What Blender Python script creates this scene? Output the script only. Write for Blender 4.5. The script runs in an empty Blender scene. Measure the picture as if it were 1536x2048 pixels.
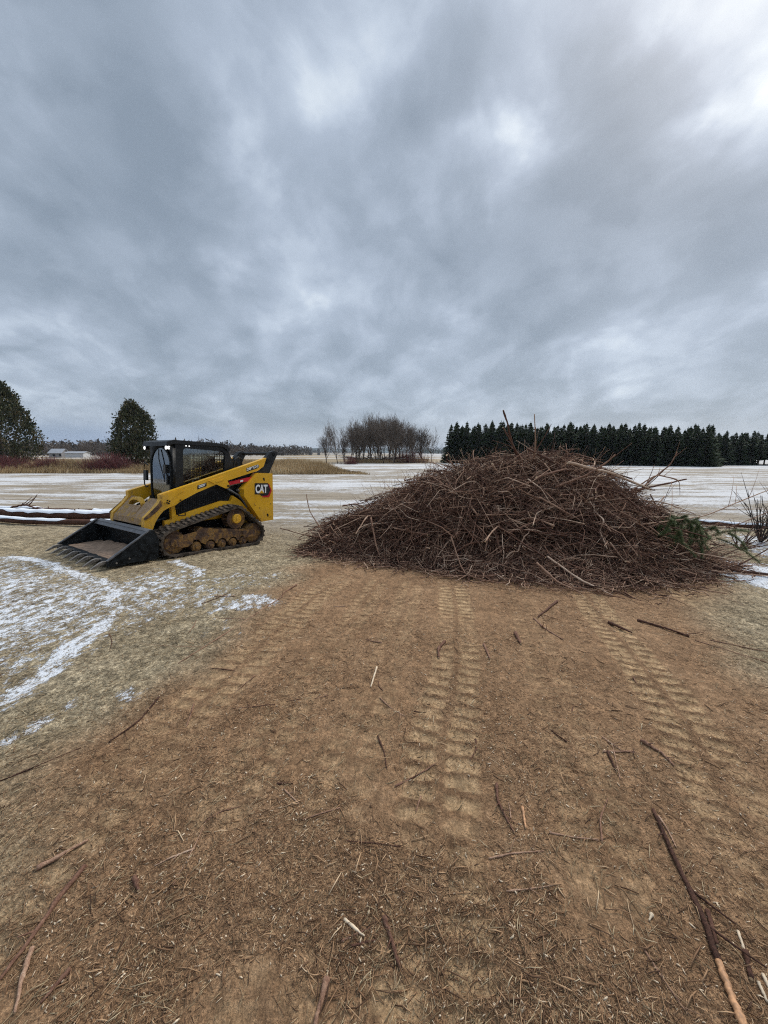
import bpy, bmesh, math, random
import numpy as np
from mathutils import Vector, Matrix
random.seed(7)
RNG = np.random.default_rng(11)
sc = bpy.context.scene
COL = sc.collection
R = math.radians

# ------------------------------------------------------------------ camera
CAM_Z = 1.73
cam_d = bpy.data.cameras.new('camera')
cam = bpy.data.objects.new('camera', cam_d); COL.objects.link(cam)
cam_d.sensor_fit = 'VERTICAL'; cam_d.sensor_height = 32.0
cam_d.lens = 740 / 2048 * 32.0
cam_d.clip_start = 0.05; cam_d.clip_end = 9000
cam.location = (0, 0, CAM_Z)
cam.rotation_euler = (R(90) - math.atan(118 / 740), 0, 0)
sc.camera = cam
sc.render.resolution_x = 768; sc.render.resolution_y = 1024

# ------------------------------------------------------------------ sky, sun, exposure
sc.view_settings.view_transform = 'Standard'
sc.view_settings.look = 'None'
sc.view_settings.exposure = 0.95
sc.view_settings.gamma = 1.0
try: sc.view_settings.use_curve_mapping = False
except Exception: pass
sc.cycles.max_bounces = 6
sc.cycles.transparent_max_bounces = 12
sc.cycles.use_denoising = False
sc.cycles.filter_width = 1.15
sc.cycles.sample_clamp_indirect = 1.5; sc.cycles.sample_clamp_direct = 4.0; sc.cycles.volume_bounces = 0

SUN_EL, SUN_AZ = R(46), R(42)          # azimuth measured from +Y towards +X
sd = bpy.data.lights.new('sun', 'SUN'); sun = bpy.data.objects.new('sun', sd); COL.objects.link(sun)
sd.energy = 1.5; sd.angle = R(24); sd.color = (1.0, 0.94, 0.86)
sdir = Vector((math.sin(SUN_AZ) * math.cos(SUN_EL), math.cos(SUN_AZ) * math.cos(SUN_EL), math.sin(SUN_EL)))
sun.rotation_euler = sdir.to_track_quat('Z', 'Y').to_euler()
sun.location = sdir * 50

world = bpy.data.worlds.new('World'); sc.world = world; world.use_nodes = True
wt = world.node_tree; wt.nodes.clear()

class NT:
    """tiny helper to write node graphs"""
    def __init__(s, t): s.t = t; s.n = t.nodes; s.l = t.links
    def new(s, typ, **kw):
        n = s.n.new(typ)
        for k, v in kw.items():
            setattr(n, k, v)
        return n
    def put(s, sock, v):
        if isinstance(v, bpy.types.NodeSocket): s.l.new(v, sock)
        elif v is not None: sock.default_value = v
    def math(s, op, a, b=None, c=None, clamp=False):
        n = s.new('ShaderNodeMath', operation=op, use_clamp=clamp)
        s.put(n.inputs[0], a)
        if b is not None: s.put(n.inputs[1], b)
        if c is not None: s.put(n.inputs[2], c)
        return n.outputs[0]
    def vmath(s, op, a, b=None, out=0):
        n = s.new('ShaderNodeVectorMath', operation=op); s.put(n.inputs[0], a)
        if b is not None: s.put(n.inputs[1], b)
        return n.outputs[out]
    def noise(s, vec, scale, detail=4, rough=.55, dist=0.0):
        n = s.new('ShaderNodeTexNoise'); s.put(n.inputs['Vector'], vec)
        n.inputs['Scale'].default_value = scale; n.inputs['Detail'].default_value = detail
        n.inputs['Roughness'].default_value = rough; n.inputs['Distortion'].default_value = dist
        return n.outputs['Fac']
    def ramp(s, f, stops, interp='LINEAR'):
        n = s.new('ShaderNodeValToRGB'); s.put(n.inputs[0], f); e = n.color_ramp.elements
        n.color_ramp.interpolation = interp
        while len(e) < len(stops): e.new(.5)
        for i, (p, c) in enumerate(stops):
            e[i].position = p
            e[i].color = (c[0], c[1], c[2], 1) if hasattr(c, '__len__') else (c, c, c, 1)
        return n.outputs[0]
    def mix(s, f, a, b, mode='MIX'):
        n = s.new('ShaderNodeMix', data_type='RGBA', blend_type=mode)
        s.put(n.inputs[0], f)
        for k, v in ((6, a), (7, b)):
            if isinstance(v, tuple) and len(v) == 3: v = (*v, 1)
            s.put(n.inputs[k], v)
        return n.outputs[2]
    def mrange(s, v, a, b, c=0., d=1., smooth=True):
        n = s.new('ShaderNodeMapRange'); n.interpolation_type = 'SMOOTHSTEP' if smooth else 'LINEAR'
        s.put(n.inputs[0], v)
        for i, x in enumerate((a, b, c, d)): n.inputs[i + 1].default_value = x
        return n.outputs[0]
    def mapping(s, vec, scale=(1, 1, 1), rot=(0, 0, 0), loc=(0, 0, 0)):
        n = s.new('ShaderNodeMapping'); s.put(n.inputs[0], vec)
        n.inputs['Scale'].default_value = scale; n.inputs['Rotation'].default_value = rot; n.inputs['Location'].default_value = loc
        return n.outputs[0]
    def bump(s, h, strength=.4, dist=.02):
        n = s.new('ShaderNodeBump'); s.put(n.inputs['Height'], h)
        n.inputs['Strength'].default_value = strength; n.inputs['Distance'].default_value = dist
        return n.outputs[0]

w = NT(wt)
tc = w.new('ShaderNodeTexCoord').outputs['Generated']
sep = w.new('ShaderNodeSeparateXYZ'); w.l.new(tc, sep.inputs[0])
dz = w.math('MAXIMUM', sep.outputs[2], 0.0)
den = w.math('ADD', dz, 0.42)
cx = w.math('DIVIDE', sep.outputs[0], den); cy = w.math('DIVIDE', sep.outputs[1], den)
comb = w.new('ShaderNodeCombineXYZ'); w.l.new(cx, comb.inputs[0]); w.l.new(cy, comb.inputs[1])
cp = comb.outputs[0]
big = w.noise(w.mapping(cp, (1.0, .9, 1), (0, 0, R(25)), (3.1, 1.7, 0)), 2.1, 3, .50, .3)
med = w.noise(w.mapping(cp, (1.0, .8, 1), (0, 0, R(35)), (7.7, 4.2, 0)), 4.6, 7, .52, .35)
fine = w.noise(w.mapping(cp, (1, .75, 1), (0, 0, R(40)), (1.2, 9, 0)), 11.0, 6, .6, .4)
v = w.math('MULTIPLY_ADD', big, .50, -0.25)
v = w.math('MULTIPLY_ADD', w.math('SUBTRACT', w.mrange(big, .42, .60), .5), .10, v)
v = w.math('MULTIPLY_ADD', w.math('SUBTRACT', med, .5), .45, v)
v = w.math('MULTIPLY_ADD', w.math('SUBTRACT', w.mrange(med, .40, .60), .5), .17, v)
v = w.math('MULTIPLY_ADD', w.math('SUBTRACT', fine, .5), .22, v)
# broad cloud masses: (pixel of the photo it is seen at -> a direction), amount, tightness
def pdir(u, vv):
    p = math.atan(118 / 740); a = (u - 768) / 740; b = -(vv - 1024) / 740
    return Vector((a, math.cos(p) + b * math.sin(p), -math.sin(p) + b * math.cos(p))).normalized()
warp = w.new('ShaderNodeTexNoise'); w.l.new(cp, warp.inputs['Vector']); warp.inputs['Scale'].default_value = 3.6; warp.inputs['Detail'].default_value = 6
wv = w.vmath('MULTIPLY', w.vmath('SUBTRACT', warp.outputs['Color'], (.5, .5, .5)), (.42, .42, .42))
dirv = w.vmath('NORMALIZE', w.vmath('ADD', tc, wv))
BL = [((1545, -20), .62, 100), ((1300, 10), .45, 90), ((1000, 310), .50, 200), ((1040, 380), .22, 300), ((960, 120), .34, 110), ((620, 190), .26, 80),
      ((510, 330), .34, 260), ((620, 20), .18, 90), ((800, 10), .22, 120), ((230, 270), .22, 80), ((570, 600), .36, 200), ((530, 700), .22, 300), ((90, 660), .22, 120), ((180, 760), .24, 200), ((40, 360), .26, 300), ((1200, 770), .26, 160), ((1180, 560), .16, 160),
      ((640, 880), .35, 260), ((1510, 170), .22, 150), ((880, 640), .16, 200), ((1430, 120), .3, 200),
      ((200, 110), -.42, 45), ((390, 240), -.34, 80), ((760, 330), -.30, 110), ((900, 200), -.30, 200), ((1180, 170), -.40, 90), ((1380, 230), -.26, 90), ((1250, 360), -.30, 70), ((40, 430), -.45, 130), ((160, 500), -.22, 160),
      ((860, 540), -.30, 70), ((720, 480), -.18, 100), ((290, 720), -.42, 160), ((420, 690), -.3, 260), ((1350, 560), -.2, 50), ((400, 480), -.24, 80), ((1100, 520), -.24, 60), ((1050, 640), -.18, 90), ((20, 710), -.4, 600), ((640, 790), -.2, 200), ((1420, 760), -.15, 120)]
for (px, amt, tight) in BL:
    d = w.vmath('DOT_PRODUCT', dirv, tuple(pdir(*px)), out=1)
    g = w.math('POWER', w.math('MAXIMUM', d, 0.0), float(tight * 2))
    v = w.math('MULTIPLY_ADD', g, amt * .66, v)
v = w.math('ADD', v, .40)
ccol = w.ramp(v, [(0.0, (.150, .184, .226)), (.28, (.198, .236, .286)), (.48, (.250, .292, .352)), (.66, (.325, .372, .435)), (.84, (.43, .475, .52)), (1.0, (.58, .605, .63))])
# low band just above the horizon: bluer on the left, paler near the middle
low = w.mrange(sep.outputs[2], 0.015, 0.085, 1.0, 0.0)
lowc = w.mix(w.mrange(w.math('ADD', sep.outputs[0], w.math('MULTIPLY', w.math('SUBTRACT', med, .5), .5)), -.60, -.20), (.15, .215, .34), (.31, .35, .40))
ccol = w.mix(w.math('MULTIPLY', low, .75), ccol, lowc)
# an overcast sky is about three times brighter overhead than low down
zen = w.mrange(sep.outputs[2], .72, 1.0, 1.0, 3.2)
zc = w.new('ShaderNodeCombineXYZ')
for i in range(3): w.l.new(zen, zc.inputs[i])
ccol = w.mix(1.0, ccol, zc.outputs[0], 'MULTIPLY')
sky = w.new('ShaderNodeTexSky', sky_type='NISHITA', sun_disc=False)
sky.sun_elevation = SUN_EL; sky.sun_rotation = SUN_AZ; sky.air_density = 1.0; sky.dust_density = 2.0
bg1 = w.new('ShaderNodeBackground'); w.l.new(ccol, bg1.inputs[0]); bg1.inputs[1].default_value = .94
bg2 = w.new('ShaderNodeBackground'); w.l.new(sky.outputs[0], bg2.inputs[0]); bg2.inputs[1].default_value = 0.05
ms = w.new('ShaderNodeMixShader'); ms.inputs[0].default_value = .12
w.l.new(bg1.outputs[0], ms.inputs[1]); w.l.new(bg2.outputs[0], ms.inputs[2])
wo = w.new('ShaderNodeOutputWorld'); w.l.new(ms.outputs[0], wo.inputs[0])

# ------------------------------------------------------------------ numpy helpers
def _hash(ix, iy, seed):
    h = (ix.astype(np.int64) * 374761393 + iy.astype(np.int64) * 668265263 + seed * 1442695041) & 0xffffffff
    h = ((h ^ (h >> 13)) * 1274126177) & 0xffffffff
    return ((h ^ (h >> 16)) & 0xffff) / 65535.0
def vnoise(x, y, seed=0):
    x = np.asarray(x, float); y = np.asarray(y, float)
    ix = np.floor(x); iy = np.floor(y); fx = x - ix; fy = y - iy
    fx = fx * fx * (3 - 2 * fx); fy = fy * fy * (3 - 2 * fy)
    a = _hash(ix, iy, seed); b = _hash(ix + 1, iy, seed); c = _hash(ix, iy + 1, seed); d = _hash(ix + 1, iy + 1, seed)
    return (a * (1 - fx) + b * fx) * (1 - fy) + (c * (1 - fx) + d * fx) * fy
def fbm(x, y, seed=0, octs=4):
    s = 0; a = .5; t = 0
    for o in range(octs):
        s = s + a * vnoise(x * 2 ** o, y * 2 ** o, seed + o * 17); t += a; a *= .5
    return s / t
def sstep(a, b, x):
    t = np.clip((x - a) / (b - a), 0, 1); return t * t * (3 - 2 * t)
def seg_dist(x, y, pts):
    """distance to a polyline and the arc length of the nearest point"""
    best = np.full(np.shape(x), 1e9); arc = np.zeros(np.shape(x)); acc = 0; side = np.zeros(np.shape(x))
    for (x0, y0), (x1, y1) in zip(pts[:-1], pts[1:]):
        dx, dy = x1 - x0, y1 - y0; L = math.hypot(dx, dy)
        t = np.clip(((x - x0) * dx + (y - y0) * dy) / (L * L), 0, 1)
        d = np.hypot(x - x0 - t * dx, y - y0 - t * dy); m = d < best
        best = np.where(m, d, best); arc = np.where(m, acc + t * L, arc)
        side = np.where(m, ((x - x0) * dy - (y - y0) * dx) / L, side); acc += L
    return best, arc, side
def in_poly(x, y, P):
    r = np.zeros(np.shape(x), bool); j = len(P) - 1
    for i in range(len(P)):
        xi, yi = P[i]; xj, yj = P[j]
        c = ((yi > y) != (yj > y)) & (x < (xj - xi) * (y - yi) / (yj - yi + 1e-12) + xi)
        r ^= c; j = i
    return r
def poly_soft(x, y, P, wdt):
    """1 inside, 0 outside, soft over wdt metres"""
    d, _, _ = seg_dist(x, y, P + [P[0]]); ins = in_poly(x, y, P)
    sd_ = np.where(ins, d, -d); return sstep(-wdt, wdt, sd_)

TIP = (-5.0, 5.93); DR = (0.5455, 0.8381)
def terrain(x, y):
    s = (np.asarray(x) - TIP[0]) * DR[0] + (np.asarray(y) - TIP[1]) * DR[1]
    s = np.clip(s, -30, 60)
    sp = lambda t: .5 * np.log1p(np.exp(t / .5))
    return -.0757 * (sp(s) - sp(s - 3.4))

# compacted lanes the machine has driven (centre lines), world metres
LANES = [([(1.02, 5.35), (.88, 4.3), (.62, 2.9), (.34, 1.95), (.12, .7)], .21), ([(-.62, 5.4), (-.88, 4.6), (-1.08, 3.4), (-1.28, 2.4), (-1.5, 1.2), (-1.62, .5)], .21),
         ([(2.95, 5.25), (2.6, 4.2), (2.3, 3.1), (2.02, 2.2), (1.72, 1.5), (1.4, .6)], .21), ([(4.3, 5.2), (4.2, 4.3), (4.1, 3.3), (3.7, 2.2)], .22),
         ([(-.1, 5.2), (-.3, 4.0), (-.55, 2.8), (-.8, 1.6)], .15), ([(1.9, 5.1), (1.6, 3.8), (1.3, 2.6), (.95, 1.3)], .18), ([(.4, 5.2), (.22, 4.0), (-.02, 2.8), (-.22, 1.7), (-.4, .8)], .17), ([(5.1, 5.0), (4.8, 4.0), (4.4, 3.0)], .2)]
LPOW = [.66, .55, .8, .75, .4, .28, .32, .5]
LUG = .125
DIRT = [(-1.5, 5.6), (-1.42, 4.6), (-1.5, 2.9), (-1.75, 2.0), (-1.6, 1.3), (-1.35, .6), (-1.2, -2), (3, -2), (2.9, 1.4), (3.3, 2.8), (4.1, 4.4), (5.2, 5.3), (5.4, 6.6), (3, 7.5), (-.6, 7.2)]
SNOWP = [(-6.5, 6.25), (-5.3, 5.95), (-4.2, 5.2), (-3.8, 5.0), (-3.3, 5.9), (-2.6, 5.9), (-1.6, 5.4), (-1.3, 4.4), (-1.62, 3.95), (-2.05, 3.6), (-2.35, 3.1), (-2.55, 2.6), (-2.75, 2.25), (-3.3, 1.9), (-9, 1.8), (-12, 6.2)]
ARC1 = [(-6.3, 6.0), (-5.55, 5.8), (-4.57, 5.26), (-3.88, 4.84), (-3.40, 4.45), (-3.08, 3.98), (-2.84, 3.5), (-2.78, 3.1), (-2.70, 2.7), (-2.68, 2.2), (-2.75, 1.9)]
ARC2 = [(-3.6, 6.1), (-2.87, 5.55), (-2.4, 5.0)]
ARC3 = [(-2.2, 2.3), (-2.25, 2.1), (-2.3, 1.9), (-2.35, 1.7)]

def masks(x, y):
    n1 = fbm(x * 1.3, y * 1.3, 3, 4) - .5
    n2 = fbm(x * .35 + 9, y * .35, 21, 3) - .5
    dirt = poly_soft(x + n1 * .9, y + n1 * .5, DIRT, .45)
    lane = np.zeros(np.shape(x)); lug = np.zeros(np.shape(x)); pad = np.zeros(np.shape(x))
    near = (np.abs(x) < 9) & (y > -1) & (y < 8)
    for k, ((P, hw), pw) in enumerate(zip(LANES, LPOW)):
        d, arc, side = seg_dist(x, y, P)
        wob = (vnoise(x * 7, y * 7, 5 + k) - .5) * .04
        inl = 1 - sstep(hw - .03, hw + .01, d + wob)
        gap = 1 - sstep(.015, .045, np.abs(side + wob * .5))
        lt = np.abs(((arc + (side > 0) * .5 * LUG * .5) / LUG) % 1.0 - .5)
        bar = 1 - sstep(.29, .39, lt + (vnoise(x * 11, y * 11, 8) - .5) * .20)
        keep = (.38 + .62 * sstep(.34, .54, fbm(x * 1.6 + 3 * k, y * 1.1, 60 + k, 4))) * pw
        if k == 2: keep = np.maximum(keep, sstep(1.9, 2.4, y) * (1 - sstep(4.6, 5.0, y)) * .8)
        if k == 1: keep = np.maximum(keep, sstep(3.0, 3.6, y) * (1 - sstep(4.8, 5.2, y)) * .6)
        if k == 0: keep = np.maximum(keep, sstep(1.45, 1.6, y) * (1 - sstep(2.1, 2.5, y)) * .75)
        if k == 0: keep = np.maximum(keep, sstep(3.8, 4.3, y) * (1 - sstep(5.0, 5.3, y)) * .9)
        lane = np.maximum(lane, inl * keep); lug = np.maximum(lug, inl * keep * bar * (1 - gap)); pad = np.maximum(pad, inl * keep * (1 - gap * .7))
    lane *= near; lug *= near; pad *= near
    # snow likelihood
    sp_ = poly_soft(x + n1 * .8, y + n1 * .8, SNOWP, .5) * (.41 + .13 * sstep(-2.2, -4.6, x) + n2 * .45)
    sn = sp_
    for P, hw, a in ((ARC1, .10, .62), (ARC2, .09, .56), (ARC3, .06, .55)):
        d, _, _ = seg_dist(x + n1 * .15, y + n1 * .15, P); wv_ = fbm(x * 1.7, y * 1.7, 77, 3); sn = np.maximum(sn, (1 - sstep(hw * .3, hw * 2.6, d)) * (a - .45 * np.clip(.58 - wv_, 0, 1)))
    for (bx, by, br, a) in ((-1.82, 2.41, .16, .5), (-1.62, 4.3, .5, .62), (-1.58, 3.5, .4, .35), (-2.25, 5.35, .6, .5), (6.4, 6.0, .9, .9), (8.4, 7.7, 1.6, .6), (5.6, 5.7, .6, .45), (9.5, 10, 2, .45), (7.6, 5.4, 1.4, .65)):
        d = np.hypot(x - bx, y - by); sn = np.maximum(sn, (1 - sstep(br * .4, br * 1.4, d + n1 * br * 2.2)) * a * .86)
    # the open field: thin snow lying along the stubble rows
    fld = sstep(6.5, 10.0, y + n2 * 4 - .15 * np.abs(x))
    rows = fbm(x * .06 + 5, y * .8 + n2 * .8, 33, 4)
    far = .42 + .07 * sstep(16, 30, y) + .03 * sstep(6, 16, x) * sstep(12, 26, y)
    sn = np.maximum(sn, fld * np.clip(far + (rows - .5) * .42 + n2 * .30, 0, 1))
    straw = 1 - dirt
    return dirt, pad, lug, np.clip(sn, 0, 1), fld

def ground_z(x, y, full=True):
    z = terrain(x, y)
    r = np.hypot(x, y)
    if full:
        m = masks(x, y)
        z = z + (fbm(x * 2.2, y * 2.2, 40, 4) - .5) * .05 * (1 - .3 * m[0]) * (r < 60)
        z = z + (fbm(x * 9, y * 9, 50, 3) - .5) * .018 * (r < 14)
        z = z - m[1] * .014 + (m[1] - m[2]) * .015
        z = z + m[3] * .006 * (r < 14)
    z = z + (fbm(x * .02, y * .02, 70, 3) - .5) * .9 * sstep(60, 160, r)
    # low blue hills, highest to the left
    return z

def mesh_obj(name, verts, faces=None, mat=None, parent=None, quads=None, tris=None, smooth=False, attrs=None, mats=None, midx=None):
    me = bpy.data.meshes.new(name)
    verts = np.asarray(verts, np.float32).reshape(-1, 3)
    if faces is not None:
        me.from_pydata(verts.tolist(), [], faces)
    else:
        loops = []; starts = []; tot = 0; nf = 0
        if quads is not None and len(quads):
            q = np.asarray(quads, np.int32); loops.append(q.ravel()); starts.append(np.arange(len(q)) * 4); tot = q.size; nf += len(q)
        if tris is not None and len(tris):
            t = np.asarray(tris, np.int32); loops.append(t.ravel()); starts.append(tot + np.arange(len(t)) * 3); nf += len(t)
        lp = np.concatenate(loops).astype(np.int32); st = np.concatenate(starts).astype(np.int32)
        me.vertices.add(len(verts)); me.vertices.foreach_set('co', verts.ravel())
        me.loops.add(len(lp)); me.loops.foreach_set('vertex_index', lp)
        me.polygons.add(nf); me.polygons.foreach_set('loop_start', st)
        if midx is not None: me.polygons.foreach_set('material_index', np.asarray(midx, np.int32))
        me.update(calc_edges=True)
    if attrs:
        for k, a in attrs.items():
            at = me.attributes.new(k, 'FLOAT', 'POINT'); at.data.foreach_set('value', np.asarray(a, np.float32).ravel())
    for mm in (mats or ([mat] if mat else [])): me.materials.append(mm)
    if smooth: me.polygons.foreach_set('use_smooth', np.ones(len(me.polygons), bool))
    me.validate(); me.update()
    o = bpy.data.objects.new(name, me); COL.objects.link(o)
    if parent is not None: o.parent = parent
    return o

def tubes(paths, radii, sides=4, cap=True):
    """paths [N,K,3], radii [N,K] -> verts, quads, tris(caps)"""
    paths = np.asarray(paths, float); N, K, _ = paths.shape; radii = np.asarray(radii, float)
    ax = paths[:, -1] - paths[:, 0]; ax /= np.linalg.norm(ax, axis=1, keepdims=True) + 1e-9
    ref = np.where(np.abs(ax[:, 2:3]) < .8, np.array([[0, 0, 1.]]), np.array([[1., 0, 0]]))
    u = np.cross(ax, ref); u /= np.linalg.norm(u, axis=1, keepdims=True); w_ = np.cross(ax, u)
    a = np.arange(sides) * 2 * math.pi / sides
    ring = np.cos(a)[None, :, None] * u[:, None, :] + np.sin(a)[None, :, None] * w_[:, None, :]
    V = paths[:, :, None, :] + ring[:, None, :, :] * radii[:, :, None, None]
    base = (np.arange(N) * K * sides)[:, None, None]
    kk = (np.arange(K - 1) * sides)[None, :, None]; ss = np.arange(sides)[None, None, :]; sn = (ss + 1) % sides
    q = np.stack([base + kk + ss, base + kk + sn, base + kk + sides + sn, base + kk + sides + ss], -1).reshape(-1, 4)[:, ::-1]
    caps = []
    if cap:
        b = (np.arange(N) * K * sides)[:, None]
        for i in range(1, sides - 1):
            caps.append(np.stack([b[:, 0], b[:, 0] + i, b[:, 0] + i + 1], -1))
            e = b[:, 0] + (K - 1) * sides
            caps.append(np.stack([e, e + i + 1, e + i], -1))
        caps = np.concatenate(caps)
    return V.reshape(-1, 3), q, caps

def tube_obj(name, paths, radii, mat, capmat=None, parent=None, sides=4, tint=None, smooth=True):
    V, q, c = tubes(paths, radii, sides, True)
    N, K = np.asarray(radii).shape
    t = np.repeat(RNG.random(N) if tint is None else tint, K * sides)
    mi = np.concatenate([np.zeros(len(q)), np.ones(len(c)) * (1 if capmat else 0)])
    o = mesh_obj(name, V, quads=q, tris=c, mats=[mat] + ([capmat] if capmat else []), midx=mi, attrs={'tint': t}, parent=parent)
    if smooth: 
        s = np.zeros(len(o.data.polygons), bool); s[:len(q)] = True; o.data.polygons.foreach_set('use_smooth', s)
    return o

def tag(o, label=None, cat=None, group=None, kind=None):
    if label: o['label'] = label
    if cat: o['category'] = cat
    if group: o['group'] = group
    if kind: o['kind'] = kind
    return o
def empty(name, loc=(0, 0, 0), rz=0, label=None, cat=None, group=None):
    o = bpy.data.objects.new(name, None); COL.objects.link(o); o.location = loc; o.rotation_euler = (0, 0, rz); o.empty_display_size = .2
    tag(o, label, cat, group); return o
def copy_tree(o, parent=None):
    c = o.copy(); COL.objects.link(c); c.parent = parent
    for ch in list(o.children): copy_tree(ch, c)
    return c

# ------------------------------------------------------------------ materials
def mat(name, build):
    m = bpy.data.materials.new(name); m.use_nodes = True; t = m.node_tree; t.nodes.clear(); n = NT(t)
    b = n.new('ShaderNodeBsdfPrincipled'); o = n.new('ShaderNodeOutputMaterial'); n.l.new(b.outputs[0], o.inputs[0])
    build(n, b, o); return m
def C4(c): return (*c, 1)
def simple(name, c, rough=.6, metal=0., var=.25, scale=8, spec=.5, bump=0.):
    def f(n, b, o):
        p = n.new('ShaderNodeTexCoord').outputs['Object']
        nz = n.noise(p, scale, 5, .65)
        n.l.new(n.mix(n.mrange(nz, .3, .7), tuple(x * (1 - var) for x in c), tuple(min(1, x * (1 + var)) for x in c)), b.inputs['Base Color'])
        b.inputs['Metallic'].default_value = metal
        n.l.new(n.mrange(nz, .3, .7, max(0, rough - .12), min(1, rough + .12)), b.inputs['Roughness'])
        b.inputs['Specular IOR Level'].default_value = spec
        if bump: n.l.new(n.bump(nz, bump, .01), b.inputs['Normal'])
    return mat(name, f)
def tinted(name, stops, rough=.8, nscale=0, spec=.3, trans=0.):
    def f(n, b, o):
        a = n.new('ShaderNodeAttribute', attribute_name='tint').outputs['Fac']
        if nscale:
            p = n.new('ShaderNodeTexCoord').outputs['Object']
            a = n.math('ADD', n.math('MULTIPLY', a, .75), n.math('MULTIPLY', n.math('SUBTRACT', n.noise(p, nscale, 4, .6), .35), .5))
        n.l.new(n.ramp(a, stops), b.inputs['Base Color'])
        b.inputs['Roughness'].default_value = rough; b.inputs['Specular IOR Level'].default_value = spec
    return mat(name, f)

def build_ground(n, b, o):
    P = n.new('ShaderNodeNewGeometry').outputs['Position']
    A = lambda k: n.new('ShaderNodeAttribute', attribute_name=k).outputs['Fac']
    dirt, pad, lug, snow, fld = A('dirt'), A('pad'), A('lug'), A('snow'), A('field')
    hi = n.noise(P, 160, 4, .7); mid = n.noise(P, 34, 5, .7); lo = n.noise(P, 2.3, 5, .6); vlo = n.noise(P, .5, 4, .5)
    fib = n.noise(n.mapping(P, (1, .28, 1), (0, 0, R(35))), 120, 4, .75)
    fib2 = n.noise(n.mapping(P, (.28, 1, 1), (0, 0, R(15))), 110, 4, .75)
    dc = n.ramp(n.math('ADD', n.math('MULTIPLY', mid, .55), n.math('MULTIPLY', lo, .45)), [(.30, (.140, .077, .040)), (.43, (.238, .139, .073)), (.56, (.312, .190, .104)), (.70, (.41, .270, .158))])
    dc = n.mix(n.mrange(n.math('MAXIMUM', fib, fib2), .58, .72), dc, (.40, .26, .14))
    dc = n.mix(n.math('MULTIPLY', n.mrange(hi, .52, .38), .55), dc, (.085, .045, .022))
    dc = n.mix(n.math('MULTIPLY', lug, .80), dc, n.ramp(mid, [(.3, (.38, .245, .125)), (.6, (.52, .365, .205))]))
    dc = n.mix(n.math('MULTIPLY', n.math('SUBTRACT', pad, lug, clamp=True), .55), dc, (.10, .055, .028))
    sc_ = n.ramp(n.math('ADD', n.math('MULTIPLY', mid, .6), n.math('MULTIPLY', lo, .4)), [(.30, (.115, .088, .054)), (.46, (.225, .178, .110)), (.60, (.35, .285, .185)), (.75, (.48, .405, .275))])
    sc_ = n.mix(n.mrange(n.math('MAXIMUM', fib, fib2), .56, .72), sc_, (.48, .41, .29))
    sc_ = n.mix(n.math('MULTIPLY', n.mrange(vlo, .55, .75), .35), sc_, (.16, .15, .07))
    fnoise = n.noise(n.mapping(P, (.25, 1.6, 1)), 1.4, 6, .7)
    fc = n.ramp(fnoise, [(.3, (.17, .138, .105)), (.5, (.29, .245, .19)), (.7, (.41, .355, .285))])
    clod = n.noise(P, 11, 6, .75); clod2 = n.noise(n.mapping(P, (1, .55, 1), (0, 0, R(-50))), 24, 6, .8)
    k1 = n.mrange(clod, .34, .66, .62, 1.38); k2 = n.mrange(clod2, .34, .66, .55, 1.50)
    spk = n.noise(P, 75, 3, .8); k3 = n.mrange(spk, .36, .64, .60, 1.45)
    kk = n.math('MULTIPLY', n.math('MULTIPLY', k1, k2), k3); kd = n.math('MULTIPLY_ADD', n.math('SUBTRACT', kk, 1.0), n.math('MULTIPLY_ADD', dirt, -.48, 1.0), 1.0); kc = n.new('ShaderNodeCombineXYZ')
    for i in range(3): n.l.new(kd, kc.inputs[i])
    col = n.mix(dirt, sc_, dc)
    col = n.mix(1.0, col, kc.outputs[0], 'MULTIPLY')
    col = n.mix(n.math('MULTIPLY', fld, .8), col, fc)
    # beyond the grass strip: far fields in broad bands, brown, straw and snow
    sepp = n.new('ShaderNodeSeparateXYZ'); n.l.new(P, sepp.inputs[0])
    band = n.noise(n.mapping(P, (.0012, .011, 1)), 1.0, 3, .5)
    farc = n.ramp(band, [(.38, (.10, .085, .05)), (.46, (.32, .235, .13)), (.53, (.62, .64, .66)), (.56, (.29, .215, .125)), (.66, (.34, .26, .15))])
    farm = n.math('MULTIPLY', n.mrange(sepp.outputs[1], 58, 92), n.mrange(sepp.outputs[0], 60, 5))
    col = n.mix(farm, col, farc)
    # snow: thin, broken by the stubble, laid in rows in the open field
    rown = n.noise(n.mapping(P, (.16, 1.0, 1)), 3.6, 7, .72)
    s_near = n.math('ADD', n.math('MULTIPLY', n.noise(n.mapping(P, (1.15, .75, 1), (0, 0, R(-30))), 9, 6, .74), .60), n.math('MULTIPLY', n.noise(n.mapping(P, (1.1, .8, 1), (0, 0, R(-50))), 34, 5, .8), .40))
    rowb = n.noise(n.mapping(P, (.10, .75, 1), (0, 0, R(-2))), 1.1, 7, .7)
    fs = n.math('ADD', n.math('MULTIPLY', rown, .30), n.math('MULTIPLY', n.noise(n.mapping(P, (.6, 1.7, 1)), 9.0, 6, .8), .36))
    sn = n.mix(fld, s_near, n.math('MULTIPLY_ADD', rowb, .36, fs))
    rgb = n.new('ShaderNodeRGBToBW'); n.l.new(sn, rgb.inputs[0])
    sm = n.math('ADD', n.math('MULTIPLY_ADD', snow, .46, -.73), rgb.outputs[0])
    smk = n.mrange(sm, -.03, .04)
    smk = n.math('MULTIPLY', smk, n.mrange(snow, .05, .25))
    smk = n.math('MULTIPLY', smk, n.math('SUBTRACT', 1.0, n.math('MULTIPLY', farm, .9)))
    # thin snow lets the straw show
    thin = n.math('MULTIPLY_ADD', fld, -.36, .93)
    col = n.mix(n.math('MULTIPLY', smk, thin), col, (.80, .83, .87))
    n.l.new(col, b.inputs['Base Color'])
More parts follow.
